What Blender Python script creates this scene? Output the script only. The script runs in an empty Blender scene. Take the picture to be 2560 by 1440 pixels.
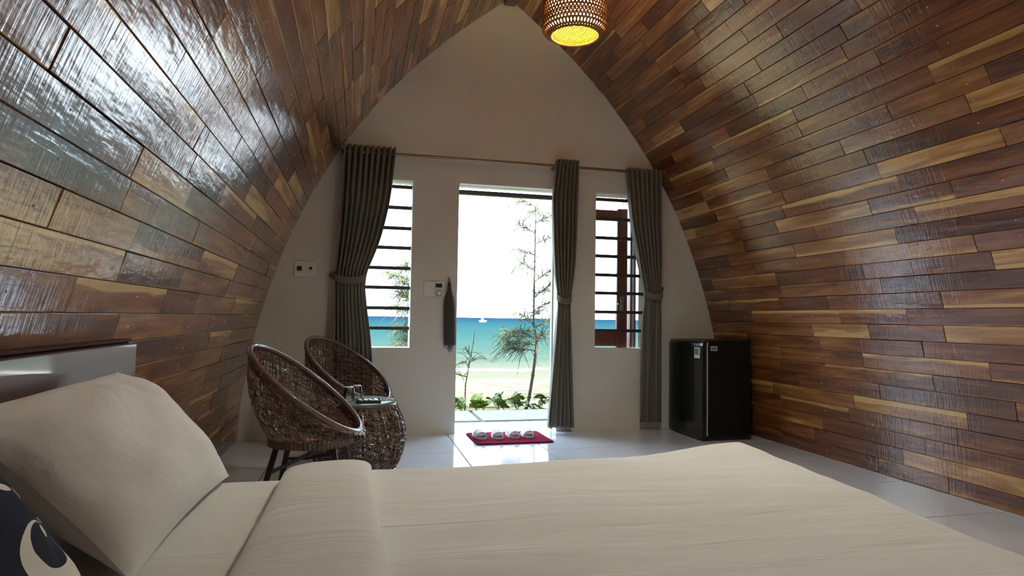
import bpy, math, random
import numpy as np
from mathutils import Vector, Matrix, noise

rng = random.Random(7)
PI = math.pi
C = bpy.context.scene.collection
scene = bpy.context.scene

# ------------------------------------------------------------------ camera
cam_d = bpy.data.cameras.new('camera')
cam_d.sensor_width = 36.0
cam_d.lens = 22.5
cam_d.clip_start = 0.03
cam_d.clip_end = 8000
cam = bpy.data.objects.new('camera', cam_d)
C.objects.link(cam)
RT = Vector((0.97189878, -0.23488952, 0.01548114))
DN = Vector((0.02603087, 0.04187953, -0.99878351))
FW = Vector((0.23395544, 0.97111947, 0.04681704))
m = Matrix.Identity(4)
for i in range(3):
    m[i][0], m[i][1], m[i][2] = RT[i], -DN[i], -FW[i]
m[2][3] = 1.0
cam.matrix_world = m
scene.camera = cam

# ------------------------------------------------------------------ world, sun, exposure
world = bpy.data.worlds.new('daylight_sky')
scene.world = world
world.use_nodes = True
wn, wl = world.node_tree.nodes, world.node_tree.links
wn.clear()
tc = wn.new('ShaderNodeTexCoord')
sx = wn.new('ShaderNodeSeparateXYZ')
wr = wn.new('ShaderNodeValToRGB')
wr.color_ramp.elements[0].position = 0.0
wr.color_ramp.elements[0].color = (0.76, 0.90, 1.0, 1)
wr.color_ramp.elements[1].position = 0.9
wr.color_ramp.elements[1].color = (0.52, 0.72, 0.97, 1)
bg = wn.new('ShaderNodeBackground')
bg.inputs['Strength'].default_value = 4.6
wo = wn.new('ShaderNodeOutputWorld')
wl.new(tc.outputs['Generated'], sx.inputs[0])
wl.new(sx.outputs['Z'], wr.inputs[0])
wl.new(wr.outputs[0], bg.inputs['Color'])
wl.new(bg.outputs[0], wo.inputs[0])

sun_d = bpy.data.lights.new('sun', 'SUN')
sun_d.energy = 15.0
sun_d.angle = 0.02
sun_d.color = (1.0, 0.93, 0.82)
sun = bpy.data.objects.new('sun', sun_d)
sun.rotation_euler = (math.radians(22), math.radians(20), 0)
C.objects.link(sun)

scene.view_settings.view_transform = 'Standard'
scene.view_settings.look = 'None'
scene.view_settings.gamma = 1.0
scene.view_settings.use_curve_mapping = False
scene.view_settings.exposure = 1.0
try:
    scene.cycles.use_denoising = True
    scene.cycles.max_bounces = 7
    scene.cycles.diffuse_bounces = 4
    scene.cycles.glossy_bounces = 3
    scene.cycles.transmission_bounces = 3
    scene.cycles.sample_clamp_indirect = 8.0
    scene.cycles.use_adaptive_sampling = True
    scene.cycles.adaptive_threshold = 0.12
    scene.cycles.adaptive_min_samples = 20
except Exception:
    pass

# ------------------------------------------------------------------ helpers
def tag(o, label=None, cat=None, group=None, kind=None):
    if label: o['label'] = label
    if cat: o['category'] = cat
    if group: o['group'] = group
    if kind: o['kind'] = kind
    return o

def empty(name, loc=(0, 0, 0), rz=0.0):
    o = bpy.data.objects.new(name, None)
    o.empty_display_size = 0.05
    o.location = loc
    o.rotation_euler = (0, 0, rz)
    C.objects.link(o)
    return o

class MB:
    """collects shapes for one mesh"""
    def __init__(s):
        s.v, s.f = [], []
    def add(s, vs, fs):
        b = len(s.v)
        s.v += [tuple(p) for p in vs]
        s.f += [tuple(i + b for i in q) for q in fs]
    def box(s, a, b, bev=0.0):
        (x0, y0, z0), (x1, y1, z1) = a, b
        if bev <= 0:
            vs = [(x0, y0, z0), (x1, y0, z0), (x1, y1, z0), (x0, y1, z0), (x0, y0, z1), (x1, y0, z1), (x1, y1, z1), (x0, y1, z1)]
            s.add(vs, [(0, 3, 2, 1), (4, 5, 6, 7), (0, 1, 5, 4), (1, 2, 6, 5), (2, 3, 7, 6), (3, 0, 4, 7)])
            return
        e = bev
        # rounded box from eight corner octants (one chamfer)
        rings = []
        for z, i in ((z0, e), (z0 + e, 0), (z1 - e, 0), (z1, e)):
            rings.append([(x0 + i + (e if i == 0 else 0), y0 + i, z), (x1 - i - (e if i == 0 else 0), y0 + i, z),
                          (x1 - i, y0 + i + (e if i == 0 else 0), z), (x1 - i, y1 - i - (e if i == 0 else 0), z),
                          (x1 - i - (e if i == 0 else 0), y1 - i, z), (x0 + i + (e if i == 0 else 0), y1 - i, z),
                          (x0 + i, y1 - i - (e if i == 0 else 0), z), (x0 + i, y0 + i + (e if i == 0 else 0), z)])
        s.loft(rings)
    def loft(s, rings, cap=True, closed=True):
        n = len(rings[0])
        b = len(s.v)
        for r in rings:
            s.v += [tuple(p) for p in r]
        for k in range(len(rings) - 1):
            for i in range(n if closed else n - 1):
                j = (i + 1) % n
                s.f.append((b + k * n + i, b + k * n + j, b + (k + 1) * n + j, b + (k + 1) * n + i))
        if cap and closed:
            s.f.append(tuple(b + i for i in reversed(range(n))))
            s.f.append(tuple(b + (len(rings) - 1) * n + i for i in range(n)))
    def tube(s, pts, r, n=6, cap=True, closed=False):
        pts = [Vector(p) for p in pts]
        N = len(pts)
        rad = r if hasattr(r, '__len__') else [r] * N
        up = None
        rings = []
        for k, p in enumerate(pts):
            if closed:
                t = pts[(k + 1) % N] - pts[k - 1]
            else:
                t = pts[min(k + 1, N - 1)] - pts[max(k - 1, 0)]
            if t.length < 1e-9:
                t = Vector((0, 0, 1))
            t.normalize()
            if up is None:
                up = Vector((0, 0, 1)) if abs(t.z) < 0.9 else Vector((1, 0, 0))
            up = up - t * up.dot(t)
            if up.length < 1e-6:
                up = t.orthogonal()
            up.normalize()
            q = t.cross(up)
            rings.append([p + (up * math.cos(2 * PI * i / n) + q * math.sin(2 * PI * i / n)) * rad[k] for i in range(n)])
        if closed:
            rings.append(rings[0])
            s.loft(rings, cap=False)
        else:
            s.loft(rings, cap=cap)
    def lathe(s, prof, n=32, c=(0, 0, 0), cap=True):
        rings = [[(c[0] + r * math.cos(2 * PI * i / n), c[1] + r * math.sin(2 * PI * i / n), c[2] + z) for i in range(n)] for r, z in prof]
        s.loft(rings, cap=cap)
    def bar(s, a, b, w, h=None):
        a, b = Vector(a), Vector(b)
        h = h or w
        t = (b - a).normalized()
        u = Vector((0, 0, 1)) if abs(t.z) < 0.95 else Vector((0, 1, 0))
        q = t.cross(u).normalized()
        u = q.cross(t).normalized()
        r = [[p + q * (sx_ * w / 2) + u * (sz_ * h / 2) for sx_, sz_ in ((-1, -1), (1, -1), (1, 1), (-1, 1))] for p in (a, b)]
        s.loft(r)
    def build(s, name, mat, parent=None, smooth=False, loc=(0, 0, 0), angle=None):
        me = bpy.data.meshes.new(name)
        me.from_pydata(s.v, [], s.f)
        me.update()
        if mat is not None:
            me.materials.append(mat)
        if smooth:
            me.polygons.foreach_set('use_smooth', [True] * len(me.polygons))
            if angle is not None:
                try:
                    me.set_sharp_from_angle(angle=math.radians(angle))
                except Exception:
                    pass
        o = bpy.data.objects.new(name, me)
        C.objects.link(o)
        o.location = loc
        if parent is not None:
            o.parent = parent
        return o

def copy_tree(o, parent=None):
    c = o.copy()
    C.objects.link(c)
    c.parent = parent
    for ch in list(o.children):
        copy_tree(ch, c)
    return c

# ------------------------------------------------------------------ materials
M = {}
def new_mat(name):
    mt = bpy.data.materials.new(name)
    mt.use_nodes = True
    nt = mt.node_tree
    bs = nt.nodes.get('Principled BSDF')
    return mt, nt, bs

def simple(name, col, rough=0.5, metal=0.0, coat=0.0, spec=0.5, var=0.0, vscale=6.0, bump=0.0, bscale=40.0, emit=None, estr=0.0, sheen=0.0):
    mt, nt, bs = new_mat(name)
    bs.inputs['Base Color'].default_value = (*col, 1)
    bs.inputs['Roughness'].default_value = rough
    bs.inputs['Metallic'].default_value = metal
    bs.inputs['Coat Weight'].default_value = coat
    bs.inputs['Specular IOR Level'].default_value = spec
    bs.inputs['Sheen Weight'].default_value = sheen
    if emit:
        bs.inputs['Emission Color'].default_value = (*emit, 1)
        bs.inputs['Emission Strength'].default_value = estr
    t = nt.nodes.new('ShaderNodeTexCoord')
    if var > 0:
        n = nt.nodes.new('ShaderNodeTexNoise')
        n.inputs['Scale'].default_value = vscale
        n.inputs['Detail'].default_value = 4
        r = nt.nodes.new('ShaderNodeValToRGB')
        r.color_ramp.elements[0].position = 0.3
        r.color_ramp.elements[1].position = 0.7
        r.color_ramp.elements[0].color = (*[c * (1 - var) for c in col], 1)
        r.color_ramp.elements[1].color = (*[min(1, c * (1 + var)) for c in col], 1)
        nt.links.new(t.outputs['Object'], n.inputs['Vector'])
        nt.links.new(n.outputs['Fac'], r.inputs[0])
        nt.links.new(r.outputs[0], bs.inputs['Base Color'])
    if bump > 0:
        n = nt.nodes.new('ShaderNodeTexNoise')
        n.inputs['Scale'].default_value = bscale
        n.inputs['Detail'].default_value = 3
        b = nt.nodes.new('ShaderNodeBump')
        b.inputs['Strength'].default_value = bump
        b.inputs['Distance'].default_value = 0.01
        nt.links.new(t.outputs['Object'], n.inputs['Vector'])
        nt.links.new(n.outputs['Fac'], b.inputs['Height'])
        nt.links.new(b.outputs[0], bs.inputs['Normal'])
    M[name] = mt
    return mt

def mapping(nt, src, scale):
    mp = nt.nodes.new('ShaderNodeMapping')
    mp.inputs['Scale'].default_value = scale
    nt.links.new(src, mp.inputs['Vector'])
    return mp.outputs[0]

def math_node(nt, op, a, b=None, clamp=False):
    n = nt.nodes.new('ShaderNodeMath')
    n.operation = op
    n.use_clamp = clamp
    for k, x in enumerate((a, b)):
        if x is None: continue
        if isinstance(x, (int, float)):
            n.inputs[k].default_value = x
        else:
            nt.links.new(x, n.inputs[k])
    return n.outputs[0]

def plank_material():
    mt, nt, bs = new_mat('varnished_plank')
    L = nt.links.new
    uv = nt.nodes.new('ShaderNodeUVMap'); uv.uv_map = 'UVMap'
    rn = nt.nodes.new('ShaderNodeUVMap'); rn.uv_map = 'tone'
    sr = nt.nodes.new('ShaderNodeSeparateXYZ'); L(rn.outputs[0], sr.inputs[0])
    su = nt.nodes.new('ShaderNodeSeparateXYZ'); L(uv.outputs[0], su.inputs[0])
    # tone of the plank
    ramp = nt.nodes.new('ShaderNodeValToRGB')
    cr = ramp.color_ramp
    cr.elements[0].position, cr.elements[0].color = 0.0, (0.115, 0.036, 0.014, 1)
    cr.elements[1].position, cr.elements[1].color = 1.0, (0.68, 0.42, 0.15, 1)
    for p, c in ((0.22, (0.19, 0.062, 0.020, 1)), (0.45, (0.29, 0.105, 0.032, 1)), (0.62, (0.35, 0.150, 0.045, 1)), (0.82, (0.48, 0.245, 0.075, 1))):
        e = cr.elements.new(p); e.color = c
    # flowing grain
    g = nt.nodes.new('ShaderNodeTexNoise')
    g.inputs['Scale'].default_value = 1.0; g.inputs['Detail'].default_value = 4; g.inputs['Roughness'].default_value = 0.62; g.inputs['Distortion'].default_value = 0.7
    L(mapping(nt, uv.outputs[0], (1.6, 22.0, 1)), g.inputs['Vector'])
    big = nt.nodes.new('ShaderNodeTexNoise')
    big.inputs['Scale'].default_value = 1.0; big.inputs['Detail'].default_value = 2; big.inputs['Distortion'].default_value = 1.2
    L(mapping(nt, uv.outputs[0], (1.1, 7.0, 1)), big.inputs['Vector'])
    gc = math_node(nt, 'SUBTRACT', g.outputs['Fac'], 0.5)
    bc = math_node(nt, 'SUBTRACT', big.outputs['Fac'], 0.5)
    fac = math_node(nt, 'ADD', sr.outputs['X'], math_node(nt, 'MULTIPLY', gc, 1.25))
    fac = math_node(nt, 'ADD', fac, math_node(nt, 'MULTIPLY', bc, 1.1))
    # pale sapwood along one edge of some planks (v runs 0..0.1 across the plank)
    vn = math_node(nt, 'MULTIPLY', su.outputs['Y'], 1.0)
    vloc = math_node(nt, 'MULTIPLY', math_node(nt, 'FRACT', vn), 10.0)
    edge = math_node(nt, 'ADD', vloc, math_node(nt, 'MULTIPLY', bc, 0.8))
    thr = math_node(nt, 'SUBTRACT', sr.outputs['Y'], 0.57)
    sap = math_node(nt, 'MULTIPLY', math_node(nt, 'SUBTRACT', thr, edge), 9.0, clamp=True)
    fac = math_node(nt, 'ADD', fac, math_node(nt, 'MULTIPLY', sap, 0.6), clamp=True)
    L(fac, ramp.inputs[0])
    # knots
    kn = nt.nodes.new('ShaderNodeTexVoronoi')
    kn.inputs['Scale'].default_value = 1.0
    L(mapping(nt, uv.outputs[0], (1.0, 4.0, 1)), kn.inputs['Vector'])
    km = math_node(nt, 'SUBTRACT', 1.0, math_node(nt, 'MULTIPLY', kn.outputs['Distance'], 14.0), clamp=True)
    mix = nt.nodes.new('ShaderNodeMixRGB'); mix.blend_type = 'MIX'
    mix.inputs[2].default_value = (0.03, 0.012, 0.006, 1)
    L(math_node(nt, 'MULTIPLY', km, 0.85), mix.inputs[0]); L(ramp.outputs[0], mix.inputs[1])
    L(mix.outputs[0], bs.inputs['Base Color'])
    bs.inputs['Roughness'].default_value = 0.5
    bs.inputs['Specular IOR Level'].default_value = 0.2
    bs.inputs['Coat Weight'].default_value = 1.0
    bs.inputs['Coat Roughness'].default_value = 0.11
    bs.inputs['Coat IOR'].default_value = 1.7
    # saw marks across the plank + slow waviness, under the varnish
    s1 = nt.nodes.new('ShaderNodeTexNoise'); s1.inputs['Scale'].default_value = 1.0; s1.inputs['Detail'].default_value = 3
    L(mapping(nt, uv.outputs[0], (85.0, 5.0, 1)), s1.inputs['Vector'])
    s2 = nt.nodes.new('ShaderNodeTexNoise'); s2.inputs['Scale'].default_value = 1.0; s2.inputs['Detail'].default_value = 2
    L(mapping(nt, uv.outputs[0], (9.0, 26.0, 1)), s2.inputs['Vector'])
    h = math_node(nt, 'ADD', math_node(nt, 'MULTIPLY', s1.outputs['Fac'], 0.5), math_node(nt, 'MULTIPLY', s2.outputs['Fac'], 1.0))
    h = math_node(nt, 'ADD', h, math_node(nt, 'MULTIPLY', g.outputs['Fac'], 0.4))
    b = nt.nodes.new('ShaderNodeBump'); b.inputs['Strength'].default_value = 0.45; b.inputs['Distance'].default_value = 0.004
    L(h, b.inputs['Height'])
    L(b.outputs[0], bs.inputs['Normal']); L(b.outputs[0], bs.inputs['Coat Normal'])
    return mt
M['plank'] = plank_material()

def wood_simple(name, c0, c1, coat=1.0, crough=0.1, scale=(3, 3, 30)):
    mt, nt, bs = new_mat(name)
    t = nt.nodes.new('ShaderNodeTexCoord')
    n = nt.nodes.new('ShaderNodeTexNoise'); n.inputs['Detail'].default_value = 5; n.inputs['Scale'].default_value = 1.0
    nt.links.new(mapping(nt, t.outputs['Object'], scale), n.inputs['Vector'])
    r = nt.nodes.new('ShaderNodeValToRGB')
    r.color_ramp.elements[0].position, r.color_ramp.elements[0].color = 0.3, (*c0, 1)
    r.color_ramp.elements[1].position, r.color_ramp.elements[1].color = 0.7, (*c1, 1)
    nt.links.new(n.outputs['Fac'], r.inputs[0]); nt.links.new(r.outputs[0], bs.inputs['Base Color'])
    bs.inputs['Roughness'].default_value = 0.4
    bs.inputs['Coat Weight'].default_value = coat
    bs.inputs['Coat Roughness'].default_value = crough
    bs.inputs['Coat IOR'].default_value = 1.8
    M[name] = mt
    return mt

def cloth(name, col, wrinkle=0.25, transl=0.0, weave=True, wscale=(5, 5, 5)):
    mt, nt, bs = new_mat(name)
    L = nt.links.new
    t = nt.nodes.new('ShaderNodeTexCoord')
    n = nt.nodes.new('ShaderNodeTexNoise'); n.inputs['Scale'].default_value = 1.0; n.inputs['Detail'].default_value = 5; n.inputs['Distortion'].default_value = 0.8
    L(mapping(nt, t.outputs['Object'], wscale), n.inputs['Vector'])
    b = nt.nodes.new('ShaderNodeBump'); b.inputs['Strength'].default_value = wrinkle; b.inputs['Distance'].default_value = 0.02
    L(n.outputs['Fac'], b.inputs['Height'])
    L(b.outputs[0], bs.inputs['Normal'])
    bs.inputs['Base Color'].default_value = (*col, 1)
    bs.inputs['Roughness'].default_value = 0.85
    bs.inputs['Specular IOR Level'].default_value = 0.2
    bs.inputs['Sheen Weight'].default_value = 0.15
    if transl > 0:
        tr = nt.nodes.new('ShaderNodeBsdfTranslucent'); tr.inputs['Color'].default_value = (*[min(1, c * 1.6) for c in col], 1)
        mx = nt.nodes.new('ShaderNodeMixShader'); mx.inputs[0].default_value = transl
        out = nt.nodes.get('Material Output')
        L(bs.outputs[0], mx.inputs[1]); L(tr.outputs[0], mx.inputs[2]); L(mx.outputs[0], out.inputs['Surface'])
    M[name] = mt
    return mt

def glass(name, tint=(1, 1, 1), refl=0.08, rough=0.02):
    mt, nt, bs = new_mat(name)
    nt.nodes.remove(bs)
    tr = nt.nodes.new('ShaderNodeBsdfTransparent'); tr.inputs[0].default_value = (*tint, 1)
    gl = nt.nodes.new('ShaderNodeBsdfGlossy'); gl.inputs['Roughness'].default_value = rough
    fr = nt.nodes.new('ShaderNodeFresnel'); fr.inputs['IOR'].default_value = 1.5
    mx = nt.nodes.new('ShaderNodeMixShader')
    nt.links.new(fr.outputs[0], mx.inputs[0]); nt.links.new(tr.outputs[0], mx.inputs[1]); nt.links.new(gl.outputs[0], mx.inputs[2])
    nt.links.new(mx.outputs[0], nt.nodes.get('Material Output').inputs['Surface'])
    M[name] = mt
    return mt

simple('plaster', (0.83, 0.82, 0.74), 0.75, var=0.02, vscale=2, bump=0.05, bscale=60)
simple('shell', (0.05, 0.03, 0.02), 0.9)
simple('render_outside', (0.72, 0.70, 0.66), 0.85)
simple('tile', (0.66, 0.69, 0.74), 0.10, coat=0.0, spec=0.4, var=0.03, vscale=3)
M['tile'].node_tree.nodes['Principled BSDF'].inputs['Coat Roughness'].default_value = 0.04
simple('grout', (0.33, 0.33, 0.34), 0.9)
simple('paving', (0.33, 0.36, 0.37), 0.95, spec=0.0, var=0.12, vscale=5, bump=0.2, bscale=30)
simple('paving_gap', (0.20, 0.175, 0.12), 0.95, spec=0.0, var=0.1, vscale=20)
simple('black_metal', (0.016, 0.015, 0.015), 0.35, coat=0.3)
simple('grille_metal', (0.05, 0.048, 0.045), 0.45)
simple('steel', (0.75, 0.74, 0.72), 0.25, metal=1.0)
simple('nail', (0.9, 0.88, 0.82), 0.3)
simple('rod_metal', (0.30, 0.19, 0.11), 0.3, metal=0.6, coat=0.4)
simple('white_plastic', (0.90, 0.89, 0.86), 0.35)
simple('black_plastic', (0.02, 0.02, 0.02), 0.3)
simple('grey_plastic', (0.45, 0.44, 0.42), 0.4)
simple('fridge_black', (0.008, 0.010, 0.011), 0.22, coat=0.4, spec=0.4)
simple('fridge_side', (0.006, 0.007, 0.007), 0.4, spec=0.3)
simple('gasket', (0.62, 0.61, 0.60), 0.6)
simple('rattan', (0.17, 0.095, 0.064), 0.45, var=0.6, vscale=30, coat=0.15)
simple('rattan_rim', (0.16, 0.092, 0.066), 0.35, var=0.25, vscale=30, coat=0.4)
simple('lamp_cane', (0.34, 0.15, 0.06), 0.45, var=0.25, vscale=20)
simple('umbrella_cloth', (0.060, 0.055, 0.045), 0.8, bump=0.3, bscale=30)
simple('mat_red', (0.24, 0.006, 0.040), 0.95, spec=0.05, var=0.25, vscale=60, bump=0.8, bscale=220)
simple('slipper', (0.70, 0.67, 0.62), 0.8, bump=0.2, bscale=90)
simple('slipper_shade', (0.075, 0.018, 0.02), 0.9)
simple('sachet', (0.85, 0.85, 0.83), 0.4)
simple('tray_dark', (0.02, 0.022, 0.024), 0.2, coat=0.5)
simple('bark', (0.060, 0.048, 0.036), 0.9, var=0.3, vscale=20, bump=0.6, bscale=50)
simple('needles', (0.036, 0.054, 0.016), 0.7, var=0.35, vscale=4)
simple('leaf', (0.15, 0.21, 0.010), 0.5, var=0.3, vscale=12)
simple('leaf_dark', (0.085, 0.125, 0.012), 0.5, var=0.3, vscale=12)
def sand_material():
    mt, nt, bs = new_mat('sand'); L = nt.links.new
    g = nt.nodes.new('ShaderNodeNewGeometry')
    n = nt.nodes.new('ShaderNodeTexNoise'); n.inputs['Scale'].default_value = 1.0; n.inputs['Detail'].default_value = 6; n.inputs['Roughness'].default_value = 0.65; n.inputs['Distortion'].default_value = 0.6
    L(mapping(nt, g.outputs['Position'], (1.3, 3.2, 1.0)), n.inputs['Vector'])
    r = nt.nodes.new('ShaderNodeValToRGB'); cr = r.color_ramp
    cr.elements[0].position, cr.elements[0].color = 0.37, (0.036, 0.034, 0.028, 1)
    cr.elements[1].position, cr.elements[1].color = 0.62, (0.32, 0.255, 0.12, 1)
    e = cr.elements.new(0.47); e.color = (0.095, 0.083, 0.054, 1)
    L(n.outputs['Fac'], r.inputs[0]); L(r.outputs[0], bs.inputs['Base Color'])
    bs.inputs['Roughness'].default_value = 1.0
    bs.inputs['Specular IOR Level'].default_value = 0.0
    b = nt.nodes.new('ShaderNodeBump'); b.inputs['Strength'].default_value = 0.7; b.inputs['Distance'].default_value = 0.12
    L(n.outputs['Fac'], b.inputs['Height']); L(b.outputs[0], bs.inputs['Normal'])
    return mt
M['sand'] = sand_material()
simple('foam', (0.30, 0.30, 0.28), 0.9, spec=0.0)
simple('boat_white', (0.8, 0.8, 0.8), 0.5)
simple('mattress_side', (0.66, 0.60, 0.52), 0.85)
wood_simple('headboard_wood', (0.055, 0.013, 0.008), (0.10, 0.026, 0.016), coat=1.0, crough=0.05, scale=(20, 2, 20))
wood_simple('door_wood', (0.13, 0.028, 0.018), (0.20, 0.05, 0.03), coat=0.5, crough=0.3, scale=(20, 20, 2))
cloth('bed_linen', (0.75, 0.735, 0.67), 0.45, wscale=(1.6, 9, 4))
cloth('pillow_linen', (0.77, 0.75, 0.69), 0.40, wscale=(5, 5, 5))
cloth('curtain_cloth', (0.27, 0.25, 0.20), 0.05, transl=0.28, wscale=(30, 30, 30))
glass('clear_glass')
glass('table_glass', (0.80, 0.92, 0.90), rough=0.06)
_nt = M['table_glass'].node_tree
_df = _nt.nodes.new('ShaderNodeBsdfDiffuse'); _df.inputs[0].default_value = (0.62, 0.76, 0.74, 1)  # pale diffuse mixed in for the window's reflection on the table top
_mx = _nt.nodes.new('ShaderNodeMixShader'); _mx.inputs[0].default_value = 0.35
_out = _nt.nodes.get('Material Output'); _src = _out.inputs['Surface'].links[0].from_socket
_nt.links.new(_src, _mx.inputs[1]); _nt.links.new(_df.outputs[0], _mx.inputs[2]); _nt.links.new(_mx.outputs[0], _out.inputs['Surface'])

# sea coloured by its depth (distance from the shore)
def sea_material():
    mt, nt, bs = new_mat('sea_water')
    L = nt.links.new
    g = nt.nodes.new('ShaderNodeNewGeometry')
    s = nt.nodes.new('ShaderNodeSeparateXYZ'); L(g.outputs['Position'], s.inputs[0])
    lg = math_node(nt, 'LOGARITHM', s.outputs['Y'], 10.0)
    n = nt.nodes.new('ShaderNodeTexNoise'); n.inputs['Scale'].default_value = 1.0; n.inputs['Detail'].default_value = 5
    L(mapping(nt, g.outputs['Position'], (0.06, 0.35, 1)), n.inputs['Vector'])
    wob = math_node(nt, 'MULTIPLY', math_node(nt, 'SUBTRACT', n.outputs['Fac'], 0.5), 0.22)
    f = math_node(nt, 'DIVIDE', math_node(nt, 'SUBTRACT', math_node(nt, 'ADD', lg, wob), 1.28), 1.9, clamp=True)
    r = nt.nodes.new('ShaderNodeValToRGB'); cr = r.color_ramp
    cr.elements[0].position, cr.elements[0].color = 0.0, (0.074, 0.070, 0.052, 1)
    cr.elements[1].position, cr.elements[1].color = 1.0, (0.007, 0.019, 0.036, 1)
    for p, c in ((0.06, (0.055, 0.061, 0.047, 1)), (0.13, (0.027, 0.047, 0.039, 1)), (0.28, (0.014, 0.039, 0.039, 1)), (0.50, (0.0085, 0.031, 0.037, 1)), (0.72, (0.006, 0.021, 0.035, 1))):
        e = cr.elements.new(p); e.color = c
    L(f, r.inputs[0]); L(r.outputs[0], bs.inputs['Base Color'])
    bs.inputs['Roughness'].default_value = 0.8
    bs.inputs['Specular IOR Level'].default_value = 0.0
    b = nt.nodes.new('ShaderNodeBump'); b.inputs['Strength'].default_value = 0.9; b.inputs['Distance'].default_value = 0.5
    L(n.outputs['Fac'], b.inputs['Height']); L(b.outputs[0], bs.inputs['Normal'])
    return mt
M['sea'] = sea_material()

# ------------------------------------------------------------------ dimensions of the room
AX, D, YB = 1.26, 5.49, -1.9          # ridge axis, end wall, back wall
WT = 0.20                              # end wall thickness
pz = [0.0, 0.4, .795, .982, 1.343, 1.591, 1.878, 2.153, 2.411, 2.599, 3.21, 3.375, 3.83]
po = [2.165, 2.125, 2.06, 2.011, 1.925, 1.834, 1.709, 1.568, 1.414, 1.279, .775, .618, .045]
POLY = np.polyfit(pz, po, 4)
RZ = 3.83
def off(z):
    return float(np.polyval(POLY, z))
# arc-length table of the half arch
zs = np.linspace(0, RZ, 400)
ofs = np.polyval(POLY, zs)
ds = np.hypot(np.diff(zs), np.diff(ofs))
S = np.concatenate([[0], np.cumsum(ds)])
ARC = float(S[-1])
def arch(s):
    return float(np.interp(s, S, ofs)), float(np.interp(s, S, zs))

# ------------------------------------------------------------------ floor with tiles
fb = MB()
fb.box((AX - 2.35, YB, -0.12), (AX + 2.35, 6.085, -0.012))
floor = fb.build('floor', M['grout'])
tag(floor, 'glossy pale grey tiled floor running out through the doorway', 'floor', kind='structure')
T = 0.66
tmb = MB(); g = 0.003
tmb.box((g, g, -0.02), (T - g, T - g, 0.0), 0.0015)
tile_proto = None
xk0 = int(math.floor((AX - 2.2 - 0.772) / T)); yk0 = int(math.floor((YB - 4.75) / T))
for i in range(xk0, 5):
    for j in range(yk0, 3):
        x, y = 0.772 + i * T, 4.75 + j * T
        if x > AX + 2.2 or x + T < AX - 2.2:
            continue
        if y >= 6.0: continue
        if y > 5.4 and not (-0.7 < x < 2.8):
            continue
        if tile_proto is None:
            tile_proto = tmb.build('tile', M['tile'], floor, loc=(x, y, 0)); o = tile_proto
        else:
            o = tile_proto.copy(); C.objects.link(o); o.location = (x, y, 0); o.parent = floor

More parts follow.
